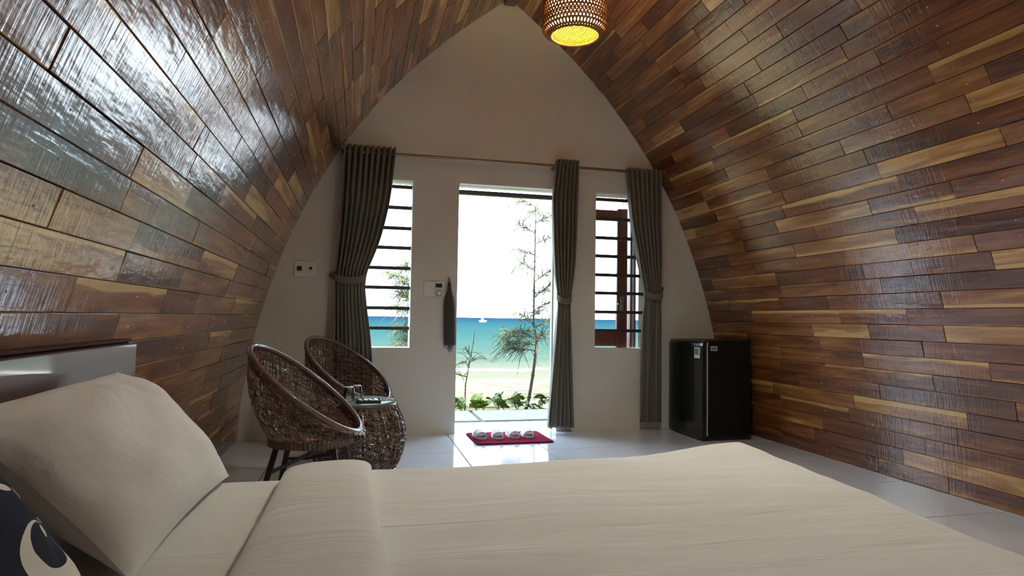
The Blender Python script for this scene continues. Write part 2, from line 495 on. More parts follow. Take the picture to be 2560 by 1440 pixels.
# ------------------------------------------------------------------ vault: two plank walls
def vault_side(sgn, name, label):
    sh = MB()
    outer, inner = [], []
    K = 48
    for k in range(K + 1):
        o_, z_ = arch(ARC * k / K)
        o2, z2 = arch(min(ARC, ARC * k / K + 0.01)); o1, z1 = arch(max(0, ARC * k / K - 0.01))
        tx, tz = o2 - o1, z2 - z1
        l = math.hypot(tx, tz); nx, nz = tz / l, -tx / l      # outward
        inner.append((AX + sgn * (o_ + nx * 0.018), z_ + nz * 0.018))
        outer.append((AX + sgn * (o_ + nx * 0.12), z_ + nz * 0.12))
    # close at the ridge and run below the floor
    inner = [(inner[0][0], -0.1)] + inner + [(AX, RZ + 0.03)]
    outer = [(outer[0][0], -0.1)] + outer + [(AX, RZ + 0.25)]
    n = len(inner)
    vs, fs = [], []
    for y in (YB - 0.05, D + WT + 0.65):  # unseen overhang past the end wall, added to shade the porch
        vs += [(x, y, z) for x, z in inner] + [(x, y, z) for x, z in outer]
    for k in range(n - 1):
        fs.append((k, k + 1, 2 * n + k + 1, 2 * n + k))
        fs.append((n + k, 3 * n + k, 3 * n + k + 1, n + k + 1))
        fs.append((k, n + k, n + k + 1, k + 1))
        fs.append((2 * n + k, 2 * n + k + 1, 3 * n + k + 1, 3 * n + k))
    sh.add(vs, fs)
    wall = sh.build(name, M['shell'])
    tag(wall, label, 'wall', kind='structure')
    # planks
    W = 0.1005
    rows = int(ARC / W)
    W = ARC / rows
    r = random.Random(11 if sgn < 0 else 23)
    planks = []
    for k in range(rows):
        y = YB - r.uniform(0.0, 0.8)
        while y < D:
            ln = r.choice((0.55, 0.72, 0.85, 0.85, 0.88, 1.0)) * r.uniform(0.94, 1.06)
            y0, y1 = max(y, YB), min(y + ln, D)
            y += ln
            if y1 - y0 < 0.04: continue
            planks.append((k, y0, y1))
    def visible_size(p):
        k, y0, y1 = p
        o_, z_ = arch((k + .5) * W)
        P = Vector((AX + sgn * o_, 0.5 * (y0 + y1), z_ - 1.0))
        d = P.dot(FW); x = P.dot(RT); yy = P.dot(DN)
        if d < 0.15: return -1.0
        if abs(x / d) > 0.98 or abs(yy / d) > 0.62: return -0.5 / P.length
        return 1.0 / P.length
    planks.sort(key=visible_size, reverse=True)
    rest_v, rest_f, rest_uv, rest_t = [], [], [], []
    def plank_mesh(k, y0, y1):
        a_o, a_z = arch(k * W); b_o, b_z = arch((k + 1) * W)
        a = Vector((AX + sgn * a_o, 0, a_z)); b = Vector((AX + sgn * b_o, 0, b_z))
        t = (b - a); w = t.length; t.normalize()
        nrm = Vector((-sgn * t.z * 1.0, 0, 0))
        nrm = Vector((t.z, 0, -t.x)) * (-sgn)      # inward
        if nrm.dot(Vector((AX, 0, 1.2)) - a) < 0: nrm = -nrm
        gap = 0.0011
        proud = r.uniform(-0.0015, 0.0022)
        tilt = r.uniform(-0.0012, 0.0012)
        e = 0.0022
        vs, uvs = [], []
        u0 = r.uniform(0, 50); row_v = r.randint(0, 400)
        flip = r.random() < 0.5
        def P(v, y, h):
            q = a + t * v + nrm * h
            return Vector((q.x, y, q.z))
        ya, yb = y0 + gap, y1 - gap
        va, vb = gap, w - gap
        lv = [(va, ya, -0.016), (vb, ya, -0.016), (vb, yb, -0.016), (va, yb, -0.016)]
        lv += [(va, ya, proud - e * .8 - tilt), (vb, ya, proud - e * .8 + tilt), (vb, yb, proud - e * .8 + tilt), (va, yb, proud - e * .8 - tilt)]
        lv += [(va + e, ya + e, proud - tilt), (vb - e, ya + e, proud + tilt), (vb - e, yb - e, proud + tilt), (va + e, yb - e, proud - tilt)]
        for v, y, h in lv:
            vs.append(P(v, y, h))
            vv = (v / w) if not flip else 1 - v / w
            uvs.append((u0 + (y - y0), row_v + min(0.999, max(0.001, vv)) * 0.1))
        fs = [(8, 9, 10, 11), (4, 5, 9, 8), (5, 6, 10, 9), (6, 7, 11, 10), (7, 4, 8, 11), (0, 1, 5, 4), (1, 2, 6, 5), (2, 3, 7, 6), (3, 0, 4, 7)]
        q = (vs[9] - vs[8]).cross(vs[11] - vs[8])
        if q.dot(nrm) < 0:
            fs = [tuple(reversed(f)) for f in fs]
        x = r.random()
        tone = 0.04 + 0.56 * (x ** 1.15) if r.random() < 0.90 else r.uniform(0.66, 0.92)
        return vs, fs, uvs, (tone, r.random())
    def make(name_, vs, fs, uvs, tones, loc):
        me = bpy.data.meshes.new(name_)
        me.from_pydata([tuple(Vector(p) - Vector(loc)) for p in vs], [], fs)
        u1 = me.uv_layers.new(name='UVMap'); u2 = me.uv_layers.new(name='tone')
        idx = [0] * len(me.loops); me.loops.foreach_get('vertex_index', idx)
        u1.data.foreach_set('uv', [c for i in idx for c in uvs[i]])
        u2.data.foreach_set('uv', [c for i in idx for c in tones[i]])
        me.materials.append(M['plank'])
        me.update()
        o = bpy.data.objects.new(name_, me); C.objects.link(o)
        o.location = loc; o.parent = wall
        return o
    nm = MB()
    for q, (k, y0, y1) in enumerate(planks):
        vs, fs, uvs, tn = plank_mesh(k, y0, y1)
        if q < 299:
            c = sum(vs, Vector()) / len(vs)
            make('plank', vs, fs, uvs, [tn] * len(vs), c)
        else:
            b = len(rest_v)
            rest_v += vs; rest_f += [tuple(i + b for i in f) for f in fs]; rest_uv += uvs; rest_t += [tn] * len(vs)
    if rest_v:
        tag(make('planks', rest_v, rest_f, rest_uv, rest_t, Vector((0, 0, 0))), 'further varnished planks of the same vault side', kind='stuff')
    # screw heads along the rafters
    for k in range(rows):
        a_o, a_z = arch((k + .5) * W); b_o, b_z = arch((k + .6) * W)
        tx, tz = b_o - a_o, b_z - a_z; l = math.hypot(tx, tz)
        nrm = Vector((-sgn * tz / l, 0, tx / l))
        if nrm.dot(Vector((AX, 0, 1.2)) - Vector((AX + sgn * a_o, 0, a_z))) < 0: nrm = -nrm
        for yb in (-0.9, -0.1, 0.75, 1.6, 2.45, 3.28, 4.1, 4.92):
            if yb < 0.3: continue
            y = yb + r.uniform(-0.02, 0.02)
            s_ = (k + r.uniform(.35, .65)) * W
            o_, z_ = arch(s_)
            p = Vector((AX + sgn * o_, y, z_)) + nrm * 0.0012
            e1 = Vector((0, 1, 0)); e2 = nrm.cross(e1)
            ring = [p + (e1 * math.cos(2 * PI * i / 6) + e2 * math.sin(2 * PI * i / 6)) * 0.0038 for i in range(6)]
            top = p + nrm * 0.0028
            nm.add(ring + [top], [(i, (i + 1) % 6, 6) for i in range(6)])
    nl = nm.build('screw_heads', M['nail'], wall, smooth=True)
    tag(nl, 'rows of small bright screw heads', kind='stuff')
    return wall
vault_side(-1, 'wall_left', 'curved varnished plank wall on the headboard side of the room')
vault_side(1, 'wall_right', 'curved varnished plank wall behind the black fridge')
rb = MB()
rb.box((AX - 0.05, YB, RZ - 0.03), (AX + 0.05, D, RZ + 0.02), 0.004)
tag(rb.build('trim_1', M['headboard_wood']), 'dark ridge board along the peak of the vault', 'trim', kind='structure')

# ------------------------------------------------------------------ end wall with doorway and two windows
DX0, DX1, DZ = 0.836, 1.745, 2.168
LX0, LX1 = -0.08, 0.437
RX0, RX1 = 2.104, 2.62
WZ0, WZ1 = 0.735, 2.162
def end_wall(name, y0, y1, openings, mat, label):
    zbr = sorted({-0.1, 0.0, WZ0, WZ1, DZ, RZ} | {RZ * k / 44 for k in range(45)})
    def cuts(z0, z1):
        zm = .5 * (z0 + z1)
        res = []
        for x0, x1, a, b in sorted(openings):
            if a <= zm <= b: res.append((x0, x1))
        return res
    vs, fs, ed = [], [], {}
    def V(x, y, z):
        key = (round(x, 4), round(y, 4), round(z, 4))
        if key not in ed:
            ed[key] = len(vs); vs.append(key)
        return ed[key]
    for z0, z1 in zip(zbr[:-1], zbr[1:]):
        segs = []
        L0, L1 = AX - off(max(z0, 0)) - 0.02, AX - off(max(z1, 0)) - 0.02
        R0, R1 = AX + off(max(z0, 0)) + 0.02, AX + off(max(z1, 0)) + 0.02
        cs = cuts(z0, z1)
        cur = (L0, L1)
        for x0, x1 in cs:
            segs.append((cur, (x0, x0))); cur = (x1, x1)
        segs.append((cur, (R0, R1)))
        for (a0, a1), (b0, b1) in segs:
            fs.append((V(a0, y0, z0), V(b0, y0, z0), V(b1, y0, z1), V(a1, y0, z1)))
            fs.append((V(a0, y1, z0), V(a1, y1, z1), V(b1, y1, z1), V(b0, y1, z0)))
    for x0, x1, a, b in openings:           # reveals
        fs.append((V(x0, y0, a), V(x0, y0, b), V(x0, y1, b), V(x0, y1, a)))
        fs.append((V(x1, y0, a), V(x1, y1, a), V(x1, y1, b), V(x1, y0, b)))
        fs.append((V(x0, y0, b), V(x1, y0, b), V(x1, y1, b), V(x0, y1, b)))
        if a > 0.05:
            fs.append((V(x0, y0, a), V(x0, y1, a), V(x1, y1, a), V(x1, y0, a)))
    me = bpy.data.meshes.new(name); me.from_pydata(vs, [], fs); me.materials.append(mat); me.update()
    o = bpy.data.objects.new(name, me); C.objects.link(o)
    tag(o, label, 'wall', kind='structure')
    return o
end_wall('wall_front', D, D + WT, [(LX0, LX1, WZ0, WZ1), (DX0, DX1, 0.0, DZ), (RX0, RX1, WZ0, WZ1)], M['plaster'], 'white pointed arch end wall with doorway and two windows')
end_wall('wall_back', YB - 0.15, YB, [], M['plaster'], 'plain white wall closing the back of the vaulted room')

# windows with bar grilles
def window(name, x0, x1, label):
    w = empty(name, (0.5 * (x0 + x1), D + 0.1, WZ0))
    tag(w, label, 'window', kind='structure')
    for z in (2.122, 1.940, 1.761, 1.590, 1.414, 1.245, 1.069, 0.897):
        b = MB(); L = (x1 - x0) / 2
        b.box((-L + 0.001, -0.014, -0.0145), (L - 0.001, 0.014, 0.0145), 0.003)
        b.build('bar', M['grille_metal'], w, loc=(0, 0, z - WZ0))
    return w
w1 = window('window_1', LX0, LX1, 'barred window beside the rattan chairs, half behind a tied curtain')
w2 = window('window_2', RX0, RX1, 'barred window beside the fridge, brown timber behind its bars')
# brown outward casement frame of the window by the fridge, seen edge on
for xs in (0.185, 0.225):
    b = MB(); b.box((xs, 0.12, 0.0), (xs + 0.018, 0.30, WZ1 - WZ0 - 0.05), 0.003)
    b.build('sash_stile', M['door_wood'], w2)

# door frame and the open door leaf folded back outside
fr = empty('trim_2', (0.5 * (DX0 + DX1), D + 0.13, 0))
tag(fr, 'brown door frame lining the open doorway', 'door frame', kind='structure')
hw = (DX1 - DX0) / 2
b = MB(); b.box((-hw, -0.025, DZ - 0.075), (hw, 0.02, DZ - 0.035), 0.003); b.build('frame_head', M['grille_metal'], fr)
for s_ in (-1, 1):
    b = MB(); x0 = -hw if s_ < 0 else hw - 0.012
    b.box((x0, 0.0, 0), (x0 + 0.012, 0.05, DZ - 0.075), 0.002); b.build('frame_jamb', M['grey_plastic'], fr)

dl = empty('door_1', (DX1 + 0.06, D + WT + 0.04, 0.02))
tag(dl, 'red brown wooden glazed door folded back outside the barred window', 'door', kind='structure')
dw = 2.523 - (DX1 + 0.06)
for x0, x1, nm_ in ((0.0, 0.10, 'stile'), (dw - 0.104, dw, 'stile')):
    b = MB(); b.box((x0, 0, 0), (x1, 0.04, 2.05), 0.004); b.build(nm_, M['door_wood'], dl)
for z0, z1 in ((0.0, 0.22), (0.726, 0.878), (1.930, 2.033)):
    b = MB(); b.box((0.10, 0.002, z0), (dw - 0.104, 0.038, z1), 0.004); b.build('rail', M['door_wood'], dl)
for z0, z1 in ((0.22, 0.726), (0.878, 1.930)):
    b = MB(); b.box((0.10, 0.016, z0), (dw - 0.104, 0.022, z1)); b.build('pane', M['clear_glass'], dl)
b = MB(); b.box((dw - 0.075, -0.012, 1.05), (dw - 0.035, 0.0, 1.20), 0.003); lp = b.build('lock_plate', M['steel'], dl)
b = MB(); b.tube([(dw - 0.055, -0.012, 1.13), (dw - 0.055, -0.03, 1.13), (dw - 0.11, -0.03, 1.13)], 0.007, 8); b.build('lever', M['steel'], lp)

# ------------------------------------------------------------------ curtain rod and curtains
YR, ZR = D - 0.09, 2.355
rod = empty('curtain_rod', (AX, YR, ZR))
tag(rod, 'long brown curtain rod across the end wall above door and windows', 'curtain rod')
b = MB(); b.tube([(-1.385, 0, 0.0), (-0.5, 0, 0.004), (0.5, 0, 0.004), (1.385, 0, 0.0)], 0.013, 12); b.build('pole', M['rod_metal'], rod, smooth=True, angle=50)
for s_ in (-1, 1):
    b = MB(); b.lathe([(0.003, -0.024), (0.018, -0.018), (0.024, 0), (0.018, 0.018), (0.003, 0.024)], 14, (s_ * 1.40, 0, 0)); b.build('finial', M['rod_metal'], rod, smooth=True)
for x in (-1.30, 0.42, 1.32):
    b = MB(); b.bar((x, 0.012, 0), (x, 0.088, 0.0), 0.014); b.lathe([(0.022, 0), (0.022, 0.0)], 12, (x, 0.088, 0)); b.build('bracket', M['rod_metal'], rod)

def interp(rows, z):
    rows = sorted(rows)
    zz = [r_[0] for r_ in rows]
    return [float(np.interp(z, zz, [r_[k] for r_ in rows])) for k in range(1, len(rows[0]))]

def curtain(rows, zt, zb, npl, tie_z, label, seed, flat=0.0, amp0=0.055):
    r = random.Random(seed)
    xs = [0.5 * (q[1] + q[2]) for q in rows]
    cx = sum(xs) / len(xs)
    root = empty('curtain', (cx, YR, zb))
    tag(root, label, 'curtain', 'tied back curtains on the end wall')
    NZ, NS = 70, npl * 12
    vs, fs = [], []
    ph = [r.uniform(-.25, .25) for _ in range(npl + 2)]
    for i in range(NZ + 1):
        z = zt + (zb - zt) * i / NZ
        xl, xr = interp(rows, z)
        # smooth the outline a little
        a, b_ = interp(rows, min(zt, z + 0.08)), interp(rows, max(zb, z - 0.08))
        xl, xr = (xl + a[0] + b_[0]) / 3, (xr + a[1] + b_[1]) / 3
        wdt = xr - xl
        dt = abs(z - tie_z)
        pinch = max(0.0, 1 - dt / 0.30)
        amp = amp0 * (1 - 0.55 * pinch)
        for j in range(NS + 1):
            s_ = j / NS
            q = s_ * npl
            k = int(q)
            wob = 0.25 * math.sin(z * 5 + k * 1.7 + seed) * (1 if zt - z > 0.3 else 0.2)
            c_ = math.cos(2 * PI * q + wob)
            y = -amp * (0.55 + 0.45 * math.sin(k * 2.1 + seed)) * c_ if z < tie_z else -amp * c_
            x = xl + wdt * (s_ + 0.35 / npl * 0.5 * math.sin(2 * PI * q) * 0.6)
            y -= 0.03 * pinch * math.sin(PI * s_)
            vs.append((x - cx, y, z - zb))
    for i in range(NZ):
        for j in range(NS):
            p = i * (NS + 1) + j
            fs.append((p, p + 1, p + NS + 2, p + NS + 1))
    mb = MB(); mb.add(vs, fs)
    cl = mb.build('cloth', M['curtain_cloth'], root, smooth=True)
    md = cl.modifiers.new('thickness', 'SOLIDIFY'); md.thickness = 0.004; md.offset = 0
    # tie band round the gathered cloth
    xl, xr = interp(rows, tie_z)
    w_ = (xr - xl) / 2 + 0.012; xm = .5 * (xl + xr) - cx
    t = MB()
    rings = []
    for k in range(28):
        an = 2 * PI * k / 28
        px, py = xm + w_ * math.cos(an), -0.012 + 0.055 * math.sin(an)
        sag = 0.030 * math.sin(an) + 0.012 * abs(math.cos(an))
        ox, oy = math.cos(an) * 0.005, math.sin(an) * 0.005
        rings.append([(px, py, tie_z - zb + 0.028 + sag), (px + ox, py + oy, tie_z - zb + 0.028 + sag), (px + ox, py + oy, tie_z - zb - 0.028 + sag), (px, py, tie_z - zb - 0.028 + sag)])
    rings.append(rings[0])
    t.loft(rings, cap=False)
    t.build('tie_back', M['curtain_cloth'], root, smooth=True, angle=40)
    # eyelets threaded on the rod
    xl, xr = interp(rows, ZR)
    for k in range(npl * 2):
        x = xl + (xr - xl) * (k + .5) / (npl * 2) - cx
        t = MB()
        t.tube([(x, 0.021 * math.cos(2 * PI * i / 14), ZR - zb + 0.021 * math.sin(2 * PI * i / 14)) for i in range(14)], 0.003, 5, closed=True)
        t.build('eyelet', M['rod_metal'], root)
    return root
curtain([(2.405, -.140, .281), (1.97, -.150, .243), (1.75, -.156, .20), (1.56, -.168, .150), (1.31, -.183, .048), (1.1, -.182, .070), (.74, -.178, .120), (.06, -.172, .155)],
        2.405, 0.06, 9, 1.31, 'wide olive grey curtain tied back behind the rattan chairs', 1)
curtain([(2.415, 1.688, 1.886), (2.05, 1.645, 1.882), (1.6, 1.665, 1.866), (1.34, 1.685, 1.850), (1.18, 1.722, 1.825), (.81, 1.690, 1.832), (.05, 1.630, 1.866)],
        2.415, 0.05, 6, 1.18, 'narrow olive grey curtain tied beside the open doorway', 2)
curtain([(2.385, 2.352, 2.688), (1.875, 2.405, 2.692), (1.4, 2.505, 2.70), (1.24, 2.555, 2.705), (1.0, 2.520, 2.712), (.08, 2.511, 2.710)],
        2.385, 0.08, 7, 1.24, 'olive grey curtain tied back next to the black fridge', 3)

def knob(x, z, label):
    k = empty('curtain_holdback', (x, D, z)); tag(k, label, 'curtain hook', 'curtain holdbacks on the end wall')
    b = MB(); b.tube([(0, 0, 0), (0, -0.03, 0), (0, -0.055, 0.004)], 0.007, 8); b.build('stem', M['rod_metal'], k, smooth=True)
    b = MB(); b.lathe([(0.004, -0.018), (0.016, -0.012), (0.02, 0), (0.016, 0.012), (0.004, 0.018)], 14, (0, -0.062, 0.004)); b.build('ball', M['rod_metal'], k, smooth=True)
    b = MB(); b.lathe([(0.002, -0.004), (0.02, -0.004), (0.02, 0.004), (0.002, 0.004)], 14); q = b.build('plate', M['rod_metal'], k); q.rotation_euler = (PI / 2, 0, 0); q.location = (0, -0.004, 0)
    return k
knob(-0.212, 1.325, 'small brown holdback knob between the wall socket and wide curtain')
knob(2.735, 1.29, 'small brown holdback knob above the black fridge')

# ------------------------------------------------------------------ wall plates and umbrella
s = empty('wall_socket', (-0.424, D, 1.375)); tag(s, 'white double wall plate with switch and socket above the chairs', 'wall socket')
b = MB(); b.box((-0.085, -0.010, -0.064), (0.085, 0, 0.064), 0.003); b.build('plate', M['white_plastic'], s)
b = MB(); b.box((-0.070, -0.013, -0.030), (-0.018, -0.010, 0.030)); q = b.build('switch_module', M['white_plastic'], s)
b = MB(); b.box((-0.064, -0.0165, -0.016), (-0.026, -0.013, 0.022), 0.002); b.build('rocker', M['black_plastic'], q)
b = MB(); b.box((0.016, -0.013, -0.036), (0.070, -0.010, 0.034)); q = b.build('socket_module', M['white_plastic'], s)
b = MB(); b.lathe([(0.001, 0), (0.011, 0), (0.011, 0.004), (0.001, 0.004)], 14); o = b.build('socket_hole', M['black_plastic'], q); o.rotation_euler = (PI / 2, 0, 0); o.location = (0.043, -0.013, 0.008)
b = MB(); b.box((0.028, -0.022, -0.030), (0.058, -0.013, -0.006), 0.004); b.build('cover', M['white_plastic'], q)

s = empty('fan_control', (0.632, D, 1.235)); tag(s, 'white wall plate with small screen and round dial beside the doorway', 'wall switch')
b = MB(); b.box((-0.085, -0.010, -0.064), (0.085, 0, 0.066), 0.003); b.build('plate', M['white_plastic'], s)
b = MB(); b.box((0.004, -0.022, 0.004), (0.080, -0.010, 0.062), 0.003); q = b.build('screen_module', M['white_plastic'], s)
b = MB(); b.box((0.014, -0.0235, 0.016), (0.070, -0.022, 0.050)); b.build('screen', M['black_plastic'], q)
b = MB(); b.lathe([(0.001, 0), (0.040, 0), (0.038, 0.012), (0.001, 0.012)], 24); q = b.build('dial_ring', M['white_plastic'], s, smooth=True, angle=40); q.rotation_euler = (PI / 2, 0, 0); q.location = (0.042, -0.010, -0.034)
b = MB(); b.lathe([(0.001, 0), (0.028, 0), (0.028, 0.004), (0.001, 0.004)], 24); q2 = b.build('dial_groove', M['grey_plastic'], q); q2.location = (0, 0, 0.012)
b = MB(); b.lathe([(0.001, 0.004), (0.019, 0.004), (0.016, 0.018), (0.001, 0.018)], 20); q2 = b.build('dial', M['white_plastic'], q, smooth=True, angle=40); q2.location = (0, 0, 0.012)

u = empty('umbrella', (0.775, D, 0.70)); tag(u, 'dark folded umbrella hanging on the wall beside the doorway', 'umbrella')
b = MB(); rings = []
for z, w_, t_ in ((0.06, 0.040, 0.018), (0.065, 0.050, 0.026), (0.20, 0.052, 0.030), (0.38, 0.050, 0.030), (0.46, 0.044, 0.028), (0.505, 0.026, 0.022), (0.53, 0.018, 0.018), (0.585, 0.015, 0.015), (0.60, 0.012, 0.012)):
    lean = -0.012 * (z - 0.06) / 0.5
    rings.append([(lean + w_ * math.cos(2 * PI * i / 20) * (1 + 0.05 * math.cos(10 * PI * i / 20)), -0.036 + t_ * math.sin(2 * PI * i / 20), z) for i in range(20)])
b.loft(rings); b.build('canopy', M['umbrella_cloth'], u, smooth=True, angle=60)
b = MB(); b.tube([(-0.012, -0.036, 0.60), (-0.012, -0.03, 0.625), (-0.012, 0.0, 0.635)], 0.006, 6); b.build('hook', M['black_plastic'], u)
for dx in (-0.006, 0.014):
    b = MB(); b.tube([(dx, -0.036, 0.065), (dx - 0.008, -0.036, 0.03), (dx, -0.036, 0.002), (dx + 0.008, -0.036, 0.03), (dx, -0.036, 0.065)], 0.003, 5); b.build('strap_loop', M['umbrella_cloth'], u)

# ------------------------------------------------------------------ fridge
FX0, FX1, FY0, FY1, FH = 2.80, 3.27, 4.84, 5.43, 0.835
f = empty('fridge', (FX0, FY0, 0)); tag(f, 'small black fridge standing in the corner by the curtain', 'fridge')
b = MB(); b.box((0.062, 0, 0.03), (FX1 - FX0, FY1 - FY0, FH), 0.012); b.build('body', M['fridge_side'], f)
b = MB()
pr = []
for k in range(9):
    a = k / 8
    pr.append((0.0 + 0.012 * (2 * a - 1) ** 2, a))
rings = []
for z, i in ((0.012, 0.01), (0.022, 0.0), (FH - 0.045, 0.0), (FH - 0.018, 0.006), (FH - 0.004, 0.02), (FH, 0.034)):
    ring = [(x + i, (FY1 - FY0) * (0.004 + 0.992 * a), z) for x, a in pr]
    ring += [(0.052, (FY1 - FY0) * 0.996, z), (0.052, (FY1 - FY0) * 0.004, z)]
    rings.append(ring)
b.loft(rings); dr = b.build('door', M['fridge_black'], f, smooth=True, angle=35)
b = MB(); b.box((0.052, 0.002, 0.04), (0.062, FY1 - FY0 - 0.002, FH - 0.014)); b.build('gasket', M['gasket'], f)
b = MB(); b.box((0.0030, 0.040, FH - 0.150), (0.0110, 0.120, FH - 0.060)); b.build('energy_label', M['white_plastic'], dr)
lb = simple('label_green', (0.10, 0.30, 0.20), 0.5)
b = MB(); b.box((0.0022, 0.050, FH - 0.122), (0.0032, 0.110, FH - 0.068)); b.build('label_print', lb, dr)
b = MB(); b.box((0.0055, 0.05, FH - 0.036), (0.0095, 0.30, FH - 0.026)); b.build('window_glint_strip', M['steel'], dr)  # window reflection along the door top, put in as a steel strip
b = MB(); b.box((0.085, -0.0025, FH - 0.085), (0.150, 0.0005, FH - 0.045), 0.001); bd = b.build('badge', M['grey_plastic'], f)
b = MB()
for k in range(4): b.box((0.095 + k * 0.012, -0.0035, FH - 0.073), (0.103 + k * 0.012, -0.0025, FH - 0.057))
b.build('badge_print', M['black_plastic'], bd)
b = MB(); b.box((0.075, 0.012, 0.004), (FX1 - FX0 - 0.01, FY1 - FY0 - 0.012, 0.032)); b.build('plinth', M['black_plastic'], f)
for x in (0.10, 0.42):
    for y in (0.05, 0.52):
        b = MB(); b.lathe([(0.018, 0), (0.018, 0.006)], 12, (x, y, 0)); b.build('foot', M['black_plastic'], f)

# ------------------------------------------------------------------ rattan chairs
def rattan_chair():
    root = empty('rattan_chair')
    ZB, RB = 0.345, 0.215
    RR, TILT, ZC = 0.365, math.radians(38), 0.605
    def rim(u, k=1.0):
        return Vector((-0.03 + RR * k * math.cos(u) * math.cos(TILT), RR * k * math.sin(u), ZC - RR * k * math.cos(u) * math.sin(TILT)))
    def base(u):
        return Vector((RB * math.cos(u), RB * math.sin(u), ZB))
    def S_(u, v, lift=0.0):
        a, b_ = base(u), rim(u)
        p = a.lerp(b_, v)
        out = Vector((math.cos(u), math.sin(u), 0))
        return p + out * (0.045 * math.sin(PI * min(1, v)) + lift)
    r = random.Random(5)
    wv = MB()
    for k in range(84):                       # upright canes
        u = 2 * PI * k / 84; a, ph = r.uniform(.01, .05), r.uniform(0, 6)
        wv.tube([S_(u + a * math.sin(3.2 * t / 11 * 2 + ph), t / 11, r.uniform(-.004, .004)) for t in range(12)], 0.0034, 3, cap=False)
    for k in range(22):                       # round canes
        v0 = (k + .5) / 22; ph = r.uniform(0, 6)
        wv.tube([S_(2 * PI * t / 56, min(.98, max(.01, v0 + 0.025 * math.sin(2 * PI * t / 56 * 5 + ph) + 0.012 * math.sin(2 * PI * t / 56 * 11 + ph))), r.uniform(-.004, .004)) for t in range(56)], 0.0034, 3, closed=True)
    for k in range(330):                      # loose curls between them
        u, v = r.uniform(0, 2 * PI), r.uniform(0.02, .95); an = r.uniform(0, 2 * PI); cu = r.uniform(-.5, .5); pts = []
        for t in range(10):
            pts.append(S_(u, min(.99, max(0.01, v)), r.uniform(-.005, .005)))
            u += 0.045 * math.cos(an); v += 0.045 * math.sin(an); an += cu
        wv.tube(pts, 0.0030, 3, cap=False)
    for k in range(240):                      # close lashing under the rim
        u = 2 * PI * k / 240
        wv.tube([S_(u, .86), S_(u, .93, .004), S_(u, 1.0)], 0.0026, 3, cap=False)
    tag(wv.build('weave', M['rattan'], root), 'open dark rattan weave of the bowl', kind='stuff')
    st = MB()
    for k in range(26):
        x = -RB + 2 * RB * (k + .5) / 26; h = math.sqrt(RB * RB - x * x)
        st.tube([(x, -h + 2 * h * t / 5, ZB + r.uniform(-.004, .004)) for t in range(6)], 0.0035, 3, cap=False)
        st.tube([(-h + 2 * h * t / 5, x, ZB + r.uniform(-.004, .004)) for t in range(6)], 0.0035, 3, cap=False)
    tag(st.build('seat_weave', M['rattan'], root), 'woven seat bottom', kind='stuff')
    rm = MB(); N = 180
    rm.tube([rim(2 * PI * k / N) for k in range(N)], [0.0155 if k % 2 else 0.0138 for k in range(N)], 8, closed=True)
    rm.build('rim', M['rattan_rim'], root, smooth=True)
    br = MB(); N = 120
    rings = []
    for k in range(N):
        u = 2 * PI * k / N; rr = RB + (0.006 if k % 2 else 0.002)
        rings.append([(rr * math.cos(u), rr * math.sin(u), ZB + 0.012), (rr * math.cos(u), rr * math.sin(u), ZB - 0.035), ((rr - .018) * math.cos(u), (rr - .018) * math.sin(u), ZB - 0.035), ((rr - .018) * math.cos(u), (rr - .018) * math.sin(u), ZB + 0.012)])
    rings.append(rings[0])
    br.loft(rings, cap=False); br.build('base_ring', M['rattan_rim'], root)
    legs = []
    for k in range(4):
        u = PI / 4 + k * PI / 2
        c, s__ = math.cos(u), math.sin(u)
        a, b_ = Vector((0.20 * c, 0.20 * s__, ZB - 0.02)), Vector((0.30 * c, 0.30 * s__, 0.0))
        legs.append((a, b_))
        lg = MB(); lg.bar(a, b_, 0.026); lg.build('leg', M['black_metal'], root)
    for i, j, ha, hb in ((0, 2, .12, .42), (1, 3, .42, .12)):
        p, q = legs[i][0].lerp(legs[i][1], ha), legs[j][0].lerp(legs[j][1], hb)
        b = MB(); mid = (p + q) / 2 + Vector((0, 0, -0.012 if i else 0.012)); b.bar(p, mid, 0.015); b.bar(mid, q, 0.015); b.build('brace', M['black_metal'], root)
    return root
c1 = rattan_chair(); c1.location = (-0.225, 3.65, 0); c1.rotation_euler = (0, 0, math.radians(-8))
tag(c1, 'brown rattan bowl chair nearer the bed, seen from its side', 'chair', 'rattan bowl chairs')
c2 = copy_tree(c1); c2.location = (-0.02, 4.90, 0.02); c2.rotation_euler = (0, 0, math.radians(-27)); c2.location.z = 0
tag(c2, 'brown rattan bowl chair in front of the wide curtain, behind the table', 'chair', 'rattan bowl chairs')

# ------------------------------------------------------------------ wicker table with things on it
TBX, TBY, TH = 0.025, 4.28, 0.455
t = empty('wicker_table', (TBX, TBY, 0)); tag(t, 'barrel shaped brown wicker table with round glass top', 'table')
def trad(z):
    a = z / (TH - 0.012)
    return 0.215 + 0.082 * math.sin(PI * min(1, max(0, a * 0.93 + 0.03))) ** 0.9
r = random.Random(9); wv = MB()
def TS(u, z, l=0.0):
    q = trad(z) + l
    return Vector((q * math.cos(u), q * math.sin(u), z))
ZT = TH - 0.012
for k in range(96):
    u = 2 * PI * k / 96; ph = r.uniform(0, 6); a = r.uniform(.01, .035)
    wv.tube([TS(u + a * math.sin(t_ * .9 + ph), 0.008 + (ZT - .016) * t_ / 11, r.uniform(-.004, .006)) for t_ in range(12)], 0.0034, 3, cap=False)
for k in range(24):
    z0 = ZT * (k + .5) / 24; ph = r.uniform(0, 6)
    wv.tube([TS(2 * PI * t_ / 60, min(ZT - .004, max(.004, z0 + .012 * math.sin(2 * PI * t_ / 60 * 6 + ph))), r.uniform(-.004, .005)) for t_ in range(60)], 0.0032, 3, closed=True)
